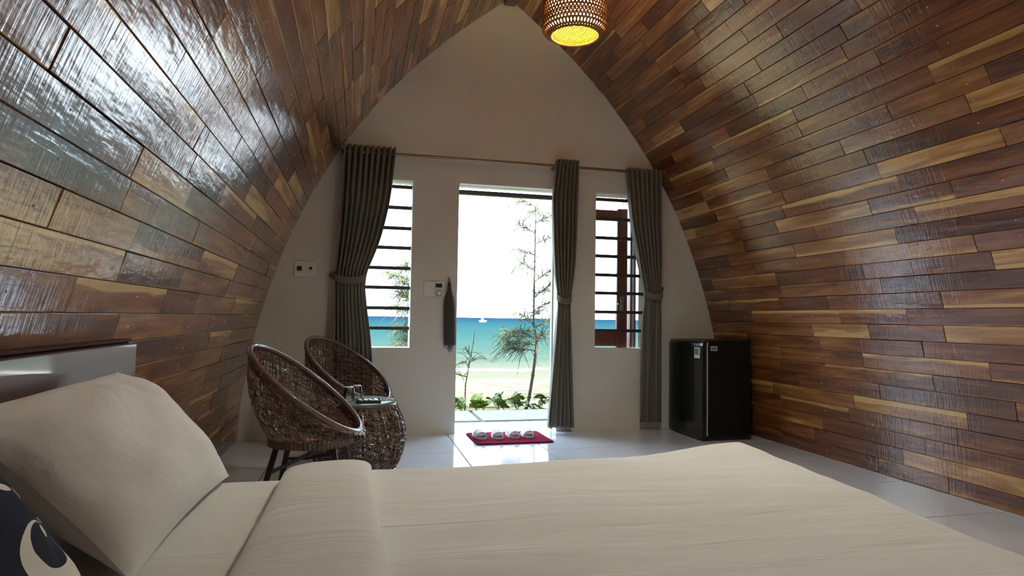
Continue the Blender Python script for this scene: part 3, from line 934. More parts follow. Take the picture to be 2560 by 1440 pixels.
for k in range(300):
    u, z = r.uniform(0, 2 * PI), r.uniform(.01, ZT - .01); an = r.uniform(0, 2 * PI); cu = r.uniform(-.6, .6); pts = []
    for q in range(9):
        pts.append(TS(u, min(ZT - .004, max(.004, z)), r.uniform(-.002, .008)))
        u += 0.055 * math.cos(an); z += 0.018 * math.sin(an); an += cu
    wv.tube(pts, 0.0036, 3, cap=False)
tag(wv.build('weave', M['rattan'], t), 'dense dark wicker weave of the barrel', kind='stuff')
for z in (0.020, ZT - 0.008):
    b = MB(); b.tube([TS(2 * PI * k / 48, z) for k in range(48)], 0.010, 6, closed=True); b.build('hoop', M['rattan_rim'], t, smooth=True)
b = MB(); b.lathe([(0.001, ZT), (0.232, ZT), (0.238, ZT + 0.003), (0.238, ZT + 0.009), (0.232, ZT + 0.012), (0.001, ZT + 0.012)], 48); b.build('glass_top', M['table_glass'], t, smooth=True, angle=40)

def drinking_glass(x, y, label):
    gl = empty('drinking_glass', (x, y, TH + 0.001)); tag(gl, label, 'glass', 'upturned glasses on the wicker table')
    b = MB(); b.lathe([(0.036, 0), (0.034, 0.05), (0.029, 0.088), (0.020, 0.095), (0.001, 0.095)], 20, cap=False)
    b.lathe([(0.0335, 0), (0.0315, 0.05), (0.0265, 0.082), (0.001, 0.084)], 20, cap=False); b.build('bowl', M['clear_glass'], gl, smooth=True)
    b = MB(); b.tube([(0.035 * math.cos(2 * PI * k / 20), 0.035 * math.sin(2 * PI * k / 20), 0.002) for k in range(20)], 0.0022, 5, closed=True); b.build('rim', M['white_plastic'], gl)
    b = MB(); b.lathe([(0.024, 0.089), (0.027, 0.093), (0.022, 0.097), (0.001, 0.097)], 18, cap=False); b.build('foot', M['white_plastic'], gl, smooth=True)
drinking_glass(-0.035, 4.185, 'upturned drinking glass standing in front on the glass table top')
drinking_glass(0.012, 4.265, 'upturned drinking glass standing behind the other one')
b = MB(); b.box((-0.075, -0.05, 0), (0.075, 0.05, 0.006), 0.002)
for q in (((-.075, -.05, .006), (.075, -.044, .018)), ((-.075, .044, .006), (.075, .05, .018)), ((-.075, -.044, .006), (-.069, .044, .018)), ((.069, -.044, .006), (.075, .044, .018))): b.box(*q)
tr = b.build('tea_tray', M['tray_dark'], loc=(0.085, 4.16, TH + 0.001)); tag(tr, 'small dark tray holding sachets on the glass table top', 'tray')
for k, (dx, an) in enumerate(((-0.05, .3), (-0.018, .1), (0.014, .35), (0.046, .2))):
    b = MB(); b.box((-0.012, -0.038, 0.0), (0.012, 0.038, 0.006), 0.002)
    o = b.build('sachet', M['sachet'] if k != 2 else M['grey_plastic'], loc=(0.085 + dx, 4.16, TH + 0.009 + 0.0035)); o.rotation_euler = (0.06, 0, an)
    tag(o, ['white sachet nearest the glasses in the dark tray', 'white sachet second from the glasses in the dark tray', 'grey sachet in the dark tray', 'white sachet at the doorway end of the dark tray'][k], 'sachet', 'sachets in the tray')
b = MB(); b.tube([(-0.05, 0, 0), (0.02, 0.0, 0.004), (0.045, 0, 0.002)], [0.0028, 0.0028, 0.004], 6); b.lathe([(0.001, 0), (0.012, 0.001), (0.014, 0.004), (0.001, 0.006)], 12, (0.055, 0, 0))
o = b.build('teaspoon', M['steel'], loc=(0.185, 4.22, TH + 0.004), smooth=True); o.rotation_euler = (0, 0, 0.6); tag(o, 'steel teaspoon lying beside the dark tray', 'spoon')

# ------------------------------------------------------------------ door mat and slippers
b = MB(); pts = []
for cx_, cy_, a0 in ((0.605, 0.465, 0), (0.03, 0.465, 90), (0.03, 0.03, 180), (0.605, 0.03, 270)):
    for k in range(5):
        a = math.radians(a0 + 22.5 * k); pts.append((cx_ + 0.03 * math.cos(a), cy_ + 0.03 * math.sin(a)))
b.loft([[(x, y, 0.001) for x, y in pts], [(x, y, 0.010) for x, y in pts], [(0.3175 + (x - .3175) * .985, .2475 + (y - .2475) * .98, 0.013) for x, y in pts]])
mt_ = b.build('door_mat', M['mat_red'], loc=(0.938, 4.975, 0)); mt_.rotation_euler = (0, 0, math.radians(1.0))
tag(mt_, 'dark red mat on the floor inside the doorway', 'mat')
def slipper():
    root = empty('slipper')
    N = 28
    def outl(k, g_=0.0):
        a = 2 * PI * k / N
        y = 0.13 - 0.13 * math.cos(a)
        w_ = (0.047 + 0.006 * math.cos(a)) * abs(math.sin(a)) ** 0.55
        return ((w_ - g_) * (1 if math.sin(a) >= 0 else -1), y + g_ * math.cos(a))
    b = MB(); b.loft([[(*outl(k), z) for k in range(N)] for z in (0.0, 0.012)] + [[(*outl(k, .004), 0.016) for k in range(N)]])
    b.build('sole', M['slipper'], root, smooth=True, angle=50)
    u = MB(); rings = []
    for th in (0.0, 0.005):
        pass
    for q in range(9):
        t_ = q / 8; y = 0.030 + 0.100 * t_
        w_ = 0.050 - 0.004 * abs(t_ - .4); h_ = 0.046 + 0.014 * t_
        ring = []
        for k in range(11):
            a = PI * k / 10
            ring.append((w_ * math.cos(a), y, 0.010 + h_ * max(0, math.sin(a)) ** 0.75))
        for k in reversed(range(11)):
            a = PI * k / 10
            ring.append(((w_ - .005) * math.cos(a), y, 0.010 + (h_ - .006) * max(0, math.sin(a)) ** 0.75))
        rings.append(ring)
    u.loft(rings); u.build('upper', M['slipper'], root, smooth=True, angle=40)
    i_ = MB(); i_.loft([[(outl(k, .008)[0], outl(k, .008)[1], z) for k in range(N)] for z in (0.0155, 0.0175)]); i_.build('shade_insole', M['slipper_shade'], root)  # shade inside the toe opening, put into a dark maroon colour
    return root
sl = slipper()
SLP = [(1.012, 5.125, 4, 'white open toe slipper leftmost of four on the red mat'), (1.145, 5.115, -4, 'white open toe slipper second from the left on the red mat'),
       (1.292, 5.13, 2, 'white open toe slipper third from the left on the red mat'), (1.412, 5.135, -2, 'white open toe slipper rightmost of four on the red mat')]
for k, (x, y, a, lab) in enumerate(SLP):
    o = sl if k == 0 else copy_tree(sl)
    o.location = (x, y, 0.0135); o.rotation_euler = (0, 0, math.radians(a)); tag(o, lab, 'slipper', 'slippers on the red mat')

# ------------------------------------------------------------------ bed
BX0, BX1, BY0, BY1, BZ = -0.70, 1.28, 0.30, 1.90, 0.54
bed = empty('bed', (BX0, BY0, 0)); tag(bed, 'low double bed with beige sheet and glossy dark headboard', 'bed')
b = MB(); b.box((0.02, 0.03, 0.10), (BX1 - BX0 - 0.02, BY1 - BY0 - 0.03, 0.30), 0.01); b.build('base', M['headboard_wood'], bed)
for x in (0.08, 1.90):
    for y in (0.10, 1.50):
        b = MB(); b.box((x - .03, y - .03, 0), (x + .03, y + .03, 0.10), 0.004); b.build('leg', M['headboard_wood'], bed)
def soft_box(name, x0, y0, z0, x1, y1, z1, rad, mat, parent, nz=0.004):
    b = MB(); rings = []
    NP = 64
    def outline(i, inset):
        a = 2 * PI * i / NP
        c, s__ = math.cos(a), math.sin(a)
        e = 0.10
        x = (abs(c) ** e) * (1 if c >= 0 else -1); y = (abs(s__) ** e) * (1 if s__ >= 0 else -1)
        return (x0 + x1) / 2 + ((x1 - x0) / 2 - inset) * x, (y0 + y1) / 2 + ((y1 - y0) / 2 - inset) * y
    prof = [(rad, z0), (rad * .3, z0 + rad * .3), (0, z0 + rad), (0, z1 - rad), (rad * .1, z1 - rad * .55), (rad * .35, z1 - rad * .2), (rad, z1)]
    for i_, z in prof:
        rings.append([(*outline(k, i_), z) for k in range(NP)])
    b.loft(rings)
    return b.build(name, mat, parent, smooth=True, angle=60)
soft_box('mattress', 0.03, 0.0, 0.30, BX1 - BX0, BY1 - BY0 + 0.015, BZ + 0.004, 0.034, M['bed_linen'], bed)
hb = MB(); hb.box((-0.050, -0.12, 0.12), (-0.012, 2.02, 0.905), 0.008)
h_o = hb.build('headboard', M['headboard_wood'], bed)
b = MB(); b.box((-0.012, -0.115, 0.56), (0.006, 2.015, 0.900), 0.003); b.build('headboard_panel', M['headboard_wood'], h_o)
b = MB(); b.box((-0.054, -0.12, 0.905), (-0.010, 2.02, 0.914), 0.002); b.build('headboard_cap', simple('cap_wood', (0.05, 0.014, 0.008), 0.75, spec=0.15), h_o)

# blanket with its turned-back fold
bl = empty('blanket', (0.0, 1.1, BZ)); tag(bl, 'smooth beige blanket covering the foot of the bed, upper edge folded back', 'blanket')
def sstep(a, b_, x):
    t_ = min(1, max(0, (x - a) / (b_ - a))); return t_ * t_ * (3 - 2 * t_)
mb = MB(); NP_, NQ = 110, 110
P0, P1, Q0, Q1 = -0.06, 1.72, -0.22, 2.42
RBN = 0.065
vs = []
for i in range(NP_ + 1):
    for j in range(NQ + 1):
        p = P0 + (P1 - P0) * i / NP_; q = Q0 + (Q1 - Q0) * j / NQ
        ye = 1.885 + 0.12 * sstep(0.65, 1.28, p); y_n = 0.26
        xe = 1.225 + 0.075 * sstep(0.6, 2.0, q)
        ex = max(0, p - xe); ey = max(0, q - ye) - max(0, y_n - q)
        r_ = math.hypot(ex, ey)
        x, y = min(p, xe), min(max(q, y_n), ye)
        dn = 0.0
        if r_ > 1e-6:
            if r_ < RBN * PI / 2:
                o_, dn = RBN * math.sin(r_ / RBN), RBN * (1 - math.cos(r_ / RBN))
            else:
                o_, dn = RBN + 0.02 * math.sin(9 * (p + q)) * min(1, (r_ - RBN) / 0.3), RBN + (r_ - RBN * PI / 2)
            x += o_ * ex / r_; y += o_ * ey / r_
        z = BZ + 0.022 - dn
        z += 0.010 * noise.noise(Vector((p * 2.2, q * 2.2, 1))) + 0.004 * noise.noise(Vector((p * 3, q * 9, 4)))
        z += 0.012 * sstep(0.9, 1.25, p) * sstep(1.2, 1.9, q)
        z = max(z, 0.10)
        vs.append((x, y - 1.1, z - BZ))
fs = []
for i in range(NP_):
    for j in range(NQ):
        a = i * (NQ + 1) + j
        fs.append((a, a + NQ + 1, a + NQ + 2, a + 1))
mb.add(vs, fs)
cv = mb.build('cover', M['bed_linen'], bl, smooth=True)
md = cv.modifiers.new('thickness', 'SOLIDIFY'); md.thickness = 0.012; md.offset = -1
fm = MB(); rings = []
path = [(0.24, 0.0), (0.5, 0.0), (0.8, 0.0), (1.1, 0.0), (1.4, 0.0), (1.65, 0.0), (1.80, -0.002), (1.88, -0.012), (1.945, -0.05), (1.975, -0.11), (1.985, -0.20), (1.99, -0.30)]
for k, (y, dz) in enumerate(path):
    wf = 0.118 + 0.006 * math.sin(3 * y) + 0.012 * (1.9 - min(1.9, y))
    hf = 0.033 + 0.005 * noise.noise(Vector((y * 2, 0, 3)))
    t_ = 0.0
    if k >= 7: t_ = min(1.0, (k - 6) / 4)
    ring = []
    for q in range(28):
        a = 2 * PI * q / 28
        c, s__ = math.cos(a), math.sin(a)
        dx = wf * (abs(c) ** 0.75) * (1 if c >= 0 else -1) - 0.064
        dh = hf * (abs(s__) ** 0.75) * (1 if s__ >= 0 else -1) * (1 + 0.25 * c)
        ring.append((dx, y - 1.1 + dh * t_ * 0.8, BZ + 0.038 + dz + dh * (1 - t_) - BZ))
    rings.append(ring)
fm.loft(rings); fm.build('folded_edge', M['bed_linen'], bl, smooth=True, angle=70)

# ------------------------------------------------------------------ pillows
def pillow(name, corners, thick, mat, label, cat, seed, pinch=0.06, n=36):
    c00, c10, c11, c01 = [Vector(c) for c in corners]
    cen = (c00 + c10 + c11 + c01) / 4
    nrm = ((c10 - c00) + (c11 - c01)).cross((c01 - c00) + (c11 - c10)).normalized()
    root = MB(); vs, fs = [], []
    for side in (1, -1):
        for i in range(n + 1):
            for j in range(n + 1):
                a, b_ = -1 + 2 * i / n, -1 + 2 * j / n
                a2, b2 = math.sin(a * PI / 2) * .45 + a * .55, math.sin(b_ * PI / 2) * .45 + b_ * .55
                # edges curve in between the corners
                aa = a2 * (1 - pinch * (1 - b2 * b2)); bb = b2 * (1 - pinch * (1 - a2 * a2))
                u, v = (aa + 1) / 2, (bb + 1) / 2
                p = c00.lerp(c10, u).lerp(c01.lerp(c11, u), v)
                h = ((1 - abs(a2) ** 2.6) * (1 - abs(b2) ** 2.6)) ** 0.62 if abs(a2) < 1 and abs(b2) < 1 else 0
                wr = noise.noise(Vector((a * 2.3 + seed, b_ * 2.3, 2.0 * side))) * .16 + noise.noise(Vector((a * 6 + seed, b_ * 4, side))) * .05
                # radiating creases from the corners
                d = math.hypot(1 - abs(a2), 1 - abs(b2)); th_ = math.atan2(1 - abs(b2), 1 - abs(a2) + 1e-6)
                wr += 0.05 * math.sin(th_ * 14 + seed) * max(0, 1 - d / .8) * h
                vs.append(p + nrm * side * thick * .5 * h * (1 + wr) - cen)
    m1 = (n + 1) * (n + 1)
    for s__ in range(2):
        for i in range(n):
            for j in range(n):
                q = s__ * m1 + i * (n + 1) + j
                f_ = (q, q + n + 1, q + n + 2, q + 1)
                fs.append(f_ if s__ == 0 else tuple(reversed(f_)))
    root.add(vs, fs)
    o = root.build(name, mat, None, smooth=True, loc=cen)
    tag(o, label, cat)
    return o
pl = pillow('pillow', [(-0.335, 1.14, 0.575), (-0.325, 1.885, 0.562), (-0.635, 1.97, 0.835), (-0.645, 1.22, 0.825)], 0.21, M['pillow_linen'],
            'large plump beige pillow leaning on the headboard', 'pillow', 3.0)

# navy cushion with a pale printed motif
def cushion_material():
    mt, nt, bs = new_mat('navy_print')
    L = nt.links.new
    uv = nt.nodes.new('ShaderNodeUVMap'); uv.uv_map = 'UVMap'
    s__ = nt.nodes.new('ShaderNodeSeparateXYZ'); L(uv.outputs[0], s__.inputs[0])
    def ell(cx_, cy_, rx, ry, ang):
        ca, sa = math.cos(ang), math.sin(ang)
        dx = math_node(nt, 'SUBTRACT', s__.outputs['X'], cx_); dy = math_node(nt, 'SUBTRACT', s__.outputs['Y'], cy_)
        u = math_node(nt, 'DIVIDE', math_node(nt, 'ADD', math_node(nt, 'MULTIPLY', dx, ca), math_node(nt, 'MULTIPLY', dy, sa)), rx)
        v = math_node(nt, 'DIVIDE', math_node(nt, 'SUBTRACT', math_node(nt, 'MULTIPLY', dy, ca), math_node(nt, 'MULTIPLY', dx, sa)), ry)
        d = math_node(nt, 'ADD', math_node(nt, 'MULTIPLY', u, u), math_node(nt, 'MULTIPLY', v, v))
        return math_node(nt, 'LESS_THAN', d, 1.0)
    ring = math_node(nt, 'SUBTRACT', ell(0.70, 0.42, 0.21, 0.13, -0.35), ell(0.70, 0.46, 0.145, 0.085, -0.25), clamp=True)
    dot = ell(0.73, 0.505, 0.03, 0.022, 0.3)
    d2 = ell(0.80, 0.66, 0.035, 0.02, -0.7); d3 = ell(0.70, 0.71, 0.05, 0.018, -0.5)
    msk = math_node(nt, 'MAXIMUM', math_node(nt, 'MAXIMUM', ring, dot), math_node(nt, 'MAXIMUM', d2, d3))
    mx = nt.nodes.new('ShaderNodeMixRGB')
    mx.inputs[1].default_value = (0.016, 0.018, 0.030, 1); mx.inputs[2].default_value = (0.74, 0.70, 0.62, 1)
    L(msk, mx.inputs[0]); L(mx.outputs[0], bs.inputs['Base Color'])
    bs.inputs['Roughness'].default_value = 0.9
    bs.inputs['Specular IOR Level'].default_value = 0.15
    return mt
cu = pillow('cushion', [(-0.26, 0.55, 0.585), (-0.335, 0.985, 0.585), (-0.49, 0.98, 0.83), (-0.44, 0.54, 0.84)], 0.12, cushion_material(),
            'dark navy cushion with a pale printed motif in front of the pillow', 'cushion', 8.0, n=30)
me = cu.data
ul = me.uv_layers.new(name='UVMap')
n_ = 30; m1 = (n_ + 1) ** 2
for lp_ in me.loops:
    q = lp_.vertex_index % m1
    ul.data[lp_.index].uv = ((q // (n_ + 1)) / n_, (q % (n_ + 1)) / n_)
b = MB(); b.tube([Vector((-0.26, 0.55, 0.585)).lerp(Vector((-0.335, 0.985, 0.585)), k / 20) - cu.location for k in range(21)], [0.0045 if k % 2 else 0.006 for k in range(21)], 6)
b.build('piping', M['white_plastic'], cu, smooth=True)

# ------------------------------------------------------------------ pendant lamp
LXc, LYc, LZ = 1.26, 3.68, 2.745
lamp = empty('pendant_lamp', (LXc, LYc, LZ)); tag(lamp, 'round woven cane pendant lamp glowing yellow under the ridge', 'pendant lamp')
def lr(z):
    if z < 0.045: return 0.155 + 0.045 * math.sin(PI / 2 * z / 0.045)
    return 0.200 - 0.035 * ((z - 0.045) / 0.30) ** 2
LH = 0.34
sh = MB()
for k in range(56):
    for dr_ in (1, -1):
        u = 2 * PI * k / 56
        sh.tube([(lr(LH * t_ / 14) * math.cos(u + dr_ * 0.9 * t_ / 14), lr(LH * t_ / 14) * math.sin(u + dr_ * .9 * t_ / 14), LH * t_ / 14) for t_ in range(15)], 0.0058, 4, cap=False)
for k in range(14):
    z = 0.01 + (LH - .01) * k / 13
    sh.tube([(lr(z) * math.cos(2 * PI * i / 40), lr(z) * math.sin(2 * PI * i / 40), z) for i in range(40)], 0.0042, 4, closed=True)
tag(sh.build('shade_weave', M['lamp_cane'], lamp, smooth=True), 'open woven brown cane shade', kind='stuff')
for rr, z in ((0.152, 0.0), (0.165, LH)):
    hp = MB(); hp.tube([(rr * math.cos(2 * PI * i / 48), rr * math.sin(2 * PI * i / 48), z) for i in range(48)], 0.008, 6, closed=True)
    hp.build('hoop', M['lamp_cane'], lamp, smooth=True)
def glow(name, col, strength):
    mt, nt, bs = new_mat(name)
    bs.inputs['Base Color'].default_value = (0.8, 0.7, 0.4, 1)
    bs.inputs['Emission Color'].default_value = (*col, 1)
    bs.inputs['Emission Strength'].default_value = strength
    return mt
df = MB(); df.lathe([(0.001, 0.020), (0.06, 0.018), (0.120, 0.020), (0.142, 0.030)], 40, cap=False)
df.build('diffuser', glow('lamp_glow', (1.0, 0.86, 0.045), 9.0), lamp, smooth=True)
li = MB(); li.lathe([(0.142, 0.030), (0.165, 0.06), (0.165, 0.26), (0.140, LH)], 40, cap=False)
li.build('liner', glow('lamp_liner', (1.0, 0.72, 0.30), 9.0), lamp, smooth=True)
dn_ = MB()
for k in range(17):
    for dr_ in (0, 1):
        x = -0.14 + 0.28 * (k + .5) / 17; h_ = math.sqrt(0.14 ** 2 - x * x)
        p = [(x, -h_, 0.012), (x, 0, 0.006), (x, h_, 0.012)] if dr_ else [(-h_, x, 0.012), (0, x, 0.006), (h_, x, 0.012)]
        dn_.tube(p, 0.0030, 4, cap=False)
tag(dn_.build('diffuser_weave', simple('diffuser_cane', (0.50, 0.42, 0.06), 0.6), lamp), 'fine yellow weave over the opening', kind='stuff')
b = MB(); b.tube([(0, 0, LH - 0.02), (0, 0, RZ - 0.04 - LZ)], 0.004, 8); b.build('cord', M['black_plastic'], lamp)
b = MB(); b.lathe([(0.04, RZ - 0.06 - LZ), (0.035, RZ - 0.03 - LZ)], 18); b.build('ceiling_rose', M['black_plastic'], lamp)
for k in range(3):
    a = 2 * PI * k / 3; b = MB(); b.tube([(0.165 * math.cos(a), 0.165 * math.sin(a), LH), (0, 0, LH + 0.10)], 0.003, 5); b.build('spoke', M['lamp_cane'], lamp)

# a second pendant, added out of frame as whiter fill light for the bed
o = copy_tree(lamp); o.location = (LXc, 2.35, LZ + 0.05); tag(o, 'unseen woven cane pendant lamp added to brighten the bed', 'pendant lamp')
for ch in o.children:
    if 'weave' in ch.name: continue
    if ch.name.startswith('diffuser'):
        ch.data = ch.data.copy(); ch.data.materials[0] = glow('bed_fill_glow', (0.95, 0.97, 0.92), 185.0)
    elif ch.name.startswith('liner'):
        ch.data = ch.data.copy(); ch.data.materials[0] = glow('lamp_liner_white', (0.9, 0.97, 1.0), 14.0)
# ------------------------------------------------------------------ outside: paving, beach, sea
pv = MB(); pv.box((-1.6, 6.085, -0.14), (4.6, 6.92, -0.028)); path = pv.build('path', M['paving_gap'])
tag(path, 'stone slab path in front of the doorway', 'path', kind='structure')
sp = MB(); sp.box((0, 0, -0.06), (0.84, 0.68, 0.0), 0.004); first = None
for k in range(-3, 4):
    x = 1.235 + k * 0.885
    if first is None:
        first = sp.build('slab', M['paving'], path, loc=(x, 6.20, -0.004))
    else:
        o = first.copy(); C.objects.link(o); o.location = (x, 6.20, -0.004); o.parent = path
sd = MB(); ys = [6.92, 7.2, 7.8, 9, 11, 14, 17, 19, 21, 26]; vs, fs = [], []
zz = [-0.03, -0.06, -0.10, -0.20, -0.36, -0.60, -0.80, -0.90, -1.02, -1.5]
NX = 60
for y, z in zip(ys, zz):
    for i in range(NX + 1):
        x = -50 + 110 * i / NX
        vs.append((x, y, z + 0.03 * noise.noise(Vector((x * .7, y * .7, 0))) * (1 if y > 7.1 else 0)))
for k in range(len(ys) - 1):
    for i in range(NX):
        a = k * (NX + 1) + i
        fs.append((a, a + 1, a + NX + 2, a + NX + 1))
sd.add(vs, fs)
tag(sd.build('beach', M['sand'], smooth=True), 'pale sandy beach sloping down to the sea', 'beach', kind='structure')
# ground under and around the house
gd = MB(); gd.box((-50, -30, -0.30), (-1.6, 6.92, -0.06)); gd.box((4.6, -30, -0.30), (60, 6.92, -0.06))
tag(gd.build('ground', M['sand']), 'sandy ground on either side of the house', 'ground', kind='structure')
se = MB(); ys = [18.0, 22, 28, 40, 70, 150, 400, 1200, 6000]; vs, fs = [], []
for y in ys:
    for i in range(21):
        vs.append(((-1.6 + 3.2 * i / 20) * max(y, 40), y, -0.93))
for k in range(len(ys) - 1):
    for i in range(20):
        a = k * 21 + i; fs.append((a, a + 1, a + 22, a + 21))
se.add(vs, fs)
tag(se.build('sea', M['sea']), 'turquoise sea reaching the horizon', 'sea', kind='structure')
for k, (y0, w_, lab) in enumerate(((18.2, 1.0, 'white foam line washing up on the sand'), (22.5, 1.3, 'white crest of the breaking wave off the beach'))):
    fm = MB(); vs, fs = [], []
    for i in range(241):
        x = -25 + 60 * i / 240
        c = y0 + 0.7 * math.sin(x * .22 + k) + 0.9 * noise.noise(Vector((x * .8, k * 9, 0))) + 0.35 * noise.noise(Vector((x * 2.6, k * 4, 1)))
        h = w_ * (0.12 + 1.3 * abs(noise.noise(Vector((x * .9, k * 5 + 3, 0)))))
        vs += [(x, c - h / 2, -0.925), (x, c, -0.86), (x, c + h / 2, -0.925)]
    for i in range(240):
        a = 3 * i; fs += [(a, a + 3, a + 4, a + 1), (a + 1, a + 4, a + 5, a + 2)]
    fm.add(vs, fs); tag(fm.build('surf_line', M['foam'], smooth=True), lab, 'surf')
bt = empty('boat', (50.2, 259, -0.93)); tag(bt, 'tiny white boat on the sea near the horizon', 'boat')
b = MB(); b.loft([[(-1.3, -.5, .0), (1.2, -.5, .0), (1.2, .5, .0), (-1.3, .5, .0)], [(-1.6, -.7, .7), (1.7, -.7, .8), (1.7, .7, .8), (-1.6, .7, .7)]]); b.build('hull', M['boat_white'], bt)
b = MB(); b.box((-.6, -.45, .7), (.3, .45, 1.7), .1); b.build('cabin', M['boat_white'], bt)

# ------------------------------------------------------------------ trees and plants outside
def needle_tree(loc, trunk_pts, branches, label, seed, nd=1.0, thick=0.017):
    root = empty('casuarina_tree', loc); tag(root, label, 'tree', 'feathery beach trees')
    r = random.Random(seed)
    tp = [Vector(p) for p in trunk_pts]
    b = MB(); n = len(tp); b.tube(tp, [thick * (1 - .72 * k / (n - 1)) for k in range(n)], 8)
    for k in range(1, n - 1):
        b.lathe([(thick * 1.15 * (1 - .7 * k / n), -.012), (thick * 1.25 * (1 - .7 * k / n), 0), (thick * 1.1 * (1 - .7 * k / n), .012)], 8, tp[k], cap=False)
    b.build('trunk', M['bark'], root, smooth=True)
    nd_mb = MB(); bm_ = MB()
    for (h, az, ln, rise, dens) in branches:
        q = h * (n - 1); i = min(n - 2, int(q)); p = tp[i].lerp(tp[i + 1], q - i)
        d = Vector((math.cos(az), math.sin(az), rise)).normalized()
        pts = [p + d * ln * t_ / 6 + Vector((0, 0, -0.10 * ln * (t_ / 6) ** 2)) for t_ in range(7)]
        bm_.tube(pts, [0.006 * (1 - .75 * t_ / 6) for t_ in range(7)], 4, cap=False)
        for k in range(int(dens * nd)):
            t_ = r.uniform(.15, 1.0) * 6; j = min(5, int(t_)); s_ = pts[j].lerp(pts[j + 1], t_ - j)
            dd = (d * r.uniform(.1, .9) + Vector((r.uniform(-.7, .7), r.uniform(-.7, .7), r.uniform(-.3, .45)))).normalized()
            l_ = r.uniform(.12, .30)
            nd_mb.tube([s_, s_ + dd * l_ * .5 + Vector((0, 0, -.012)), s_ + dd * l_ + Vector((0, 0, -l_ * r.uniform(.25, .7)))], [0.0050, 0.0042, 0.0022], 3, cap=False)
    bm_.build('branches', M['bark'], root, smooth=True)
    tag(nd_mb.build('foliage', M['needles'], root), 'drooping thin green needles', kind='stuff')
    return root
r = random.Random(4)
br = [(h, r.uniform(2.3, 4.2), r.uniform(.30, .50), r.uniform(-.1, .5), 46) for h in (.36, .40, .43, .46, .50)]
br += [(h, r.uniform(-1.2, 1.2), r.uniform(.2, .4), r.uniform(.1, .7), 26) for h in (.40, .45, .52, .58, .66)]
br += [(h, r.uniform(0, 6.28), r.uniform(.18, .38), r.uniform(.3, 1.1), 32) for h in (.54, .6, .64, .7, .74, .8, .84, .88, .92, .95, .98)]
needle_tree((1.915, 7.2, -0.08), [(0, 0, 0), (.045, 0, .17), (.085, 0, .42), (.115, 0, .66), (.125, 0, .84), (.085, 0, 1.02), (.085, 0, 1.4), (.09, 0, 1.75), (.09, 0, 2.1), (.10, 0, 2.45)], br,
            'slender young casuarina tree standing outside the open doorway', 12, thick=0.022)
r = random.Random(21)
br = [(h, r.uniform(1.6, 4.4), r.uniform(.28, .55), r.uniform(.1, .8), 85) for h in (.25, .3, .36, .42, .48, .54, .6, .66, .72, .78, .84, .9, .96)]
br += [(h, r.uniform(-1.5, 1.5), r.uniform(.25, .45), r.uniform(.1, .8), 55) for h in (.3, .4, .5, .6, .7, .8, .9)]
needle_tree((0.865, 8.35, -0.14), [(0, 0, 0), (-.03, 0, .3), (-.05, 0, .6), (-.06, 0, .9), (-.09, 0, 1.2), (-.12, 0, 1.45), (-.15, 0, 1.75)], br, 'bushy casuarina tree showing through the bars of the window by the chairs', 33)
r = random.Random(40)
br = [(h, r.uniform(0, 6.28), r.uniform(.06, .16), r.uniform(.3, 1.2), 7) for h in (.35, .45, .5, .6)]
needle_tree((1.235, 7.35, -0.09), [(0, 0, 0), (.0, 0, .30), (.04, 0, .55), (.085, 0, .80), (.105, 0, 1.0)], br, 'thin bare seedling tree by the doorway edge next to the umbrella', 41, thick=0.009)

def leaf_mesh():
    b = MB(); L_, W_ = 0.10, 0.045
    b.add([(0, 0, 0), (.03, -W_, .012), (.07, -W_ * .9, .010), (L_, 0, -.006), (.07, W_ * .9, .010), (.03, W_, .012), (.05, 0, -.004)],
          [(0, 1, 6), (1, 2, 6), (2, 3, 6), (3, 4, 6), (4, 5, 6), (5, 0, 6)])
    return b
def plant(x, y, z, h, nl, label, seed, mat, sc=1.0):
    root = empty('beach_plant', (x, y, z)); tag(root, label, 'plant', 'creeping beach plants beside the path')
    r = random.Random(seed)
    st = MB(); tips = []
    for k in range(max(2, nl // 3)):
        a = r.uniform(0, 6.28); d = r.uniform(.02, .10)
        pts = [Vector((0, 0, 0)), Vector((d * .4 * math.cos(a), d * .4 * math.sin(a), h * .5)), Vector((d * math.cos(a), d * math.sin(a), h * r.uniform(.7, 1)))]
        st.tube(pts, 0.003, 4, cap=False); tips += pts[1:]
    st.build('stem', M['leaf_dark'], root)
    pr = None
    for k in range(nl):
        p = r.choice(tips)
        if pr is None:
            pr = leaf_mesh().build('leaf', mat, root); o = pr
        else:
            o = pr.copy(); C.objects.link(o); o.parent = root
        o.location = p + Vector((r.uniform(-.03, .03), r.uniform(-.03, .03), r.uniform(-.01, .02)))
        o.rotation_euler = (r.uniform(-.7, .7), r.uniform(-1.1, .2), r.uniform(0, 6.28)); s_ = sc * r.uniform(.7, 1.25); o.scale = (s_, s_, s_)
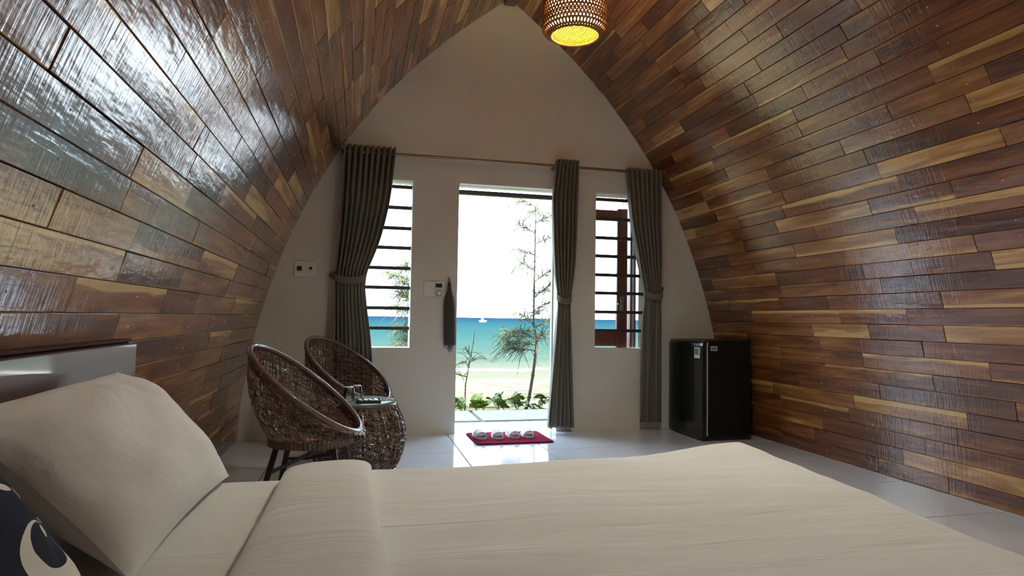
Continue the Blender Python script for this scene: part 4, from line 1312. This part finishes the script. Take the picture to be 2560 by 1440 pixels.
PL = [(1.05, .13, 8, 'dark green creeping plant at the umbrella side of the doorway view', 0), (1.17, .08, 9, 'low green creeper second along the path from the umbrella side', 1),
      (1.30, .16, 14, 'bright yellow green bushy plant, largest beside the path', 1), (1.42, .10, 9, 'low green creeper right of the bright bushy plant', 1),
      (1.55, .19, 8, 'taller leafy plant with a dark tip midway along the path', 0), (1.66, .09, 8, 'low creeper in front of the middle of the beach view', 1),
      (1.77, .17, 10, 'upright green plant just left of the young tree trunk', 0), (1.985, .08, 7, 'small green plant at the foot of the young tree', 0),
      (2.12, .13, 8, 'sparse dark green plant right of the young tree trunk', 0), (2.25, .10, 8, 'small plant at the curtain side of the doorway view', 1)]
for k, (x, h, nl, lab, br_) in enumerate(PL):
    plant(x, 7.0 + (0.17 * (k % 2) if k < 7 else (-0.04, 0.22, 0.0)[k - 7]), -0.06, h * 0.95, int(nl * 1.6), lab, 60 + k, M['leaf'] if br_ else M['leaf_dark'])

def leafy_tree():
    root = empty('broadleaf_tree', (5.2, 9.0, -0.3)); tag(root, 'broad leaved green tree beyond the window by the fridge', 'tree')
    r = random.Random(3)
    b = MB(); b.tube([(0, 0, 0), (.05, 0, 1), (0, 0, 2), (-.1, 0, 3)], [.10, .08, .065, .04], 8); b.build('trunk', M['bark'], root, smooth=True)
    bb = MB(); lf = MB()
    for k in range(10):
        a = PI + r.uniform(-1.3, 1.3) if k < 6 else r.uniform(0, 6.28)
        pts = [Vector((-.05, 0, 2.7)), Vector((.6 * math.cos(a), .4 * math.sin(a), 3.05 + r.uniform(0, .3))), Vector((1.3 * math.cos(a), .7 * math.sin(a), 3.25 + r.uniform(-.1, .6)))]
        bb.tube(pts, [.03, .02, .01], 5)
        for q in range(60):
            t_ = r.uniform(.3, 1.1); p = pts[1].lerp(pts[2], t_) + Vector((r.uniform(-.25, .25), r.uniform(-.25, .25), r.uniform(-.2, .2)))
            e1 = Vector((r.uniform(-1, 1), r.uniform(-1, 1), r.uniform(-.5, .5))).normalized(); e2 = e1.cross(Vector((0, 0, 1))).normalized()
            l_ = r.uniform(.10, .2)
            lf.add([p, p + e1 * l_ * .5 + e2 * l_ * .28, p + e1 * l_, p + e1 * l_ * .5 - e2 * l_ * .28], [(0, 1, 2), (0, 2, 3)])
    bb.build('branches', M['bark'], root, smooth=True)
    tag(lf.build('foliage', M['leaf'], root), 'mass of broad green leaves', kind='stuff')
leafy_tree()
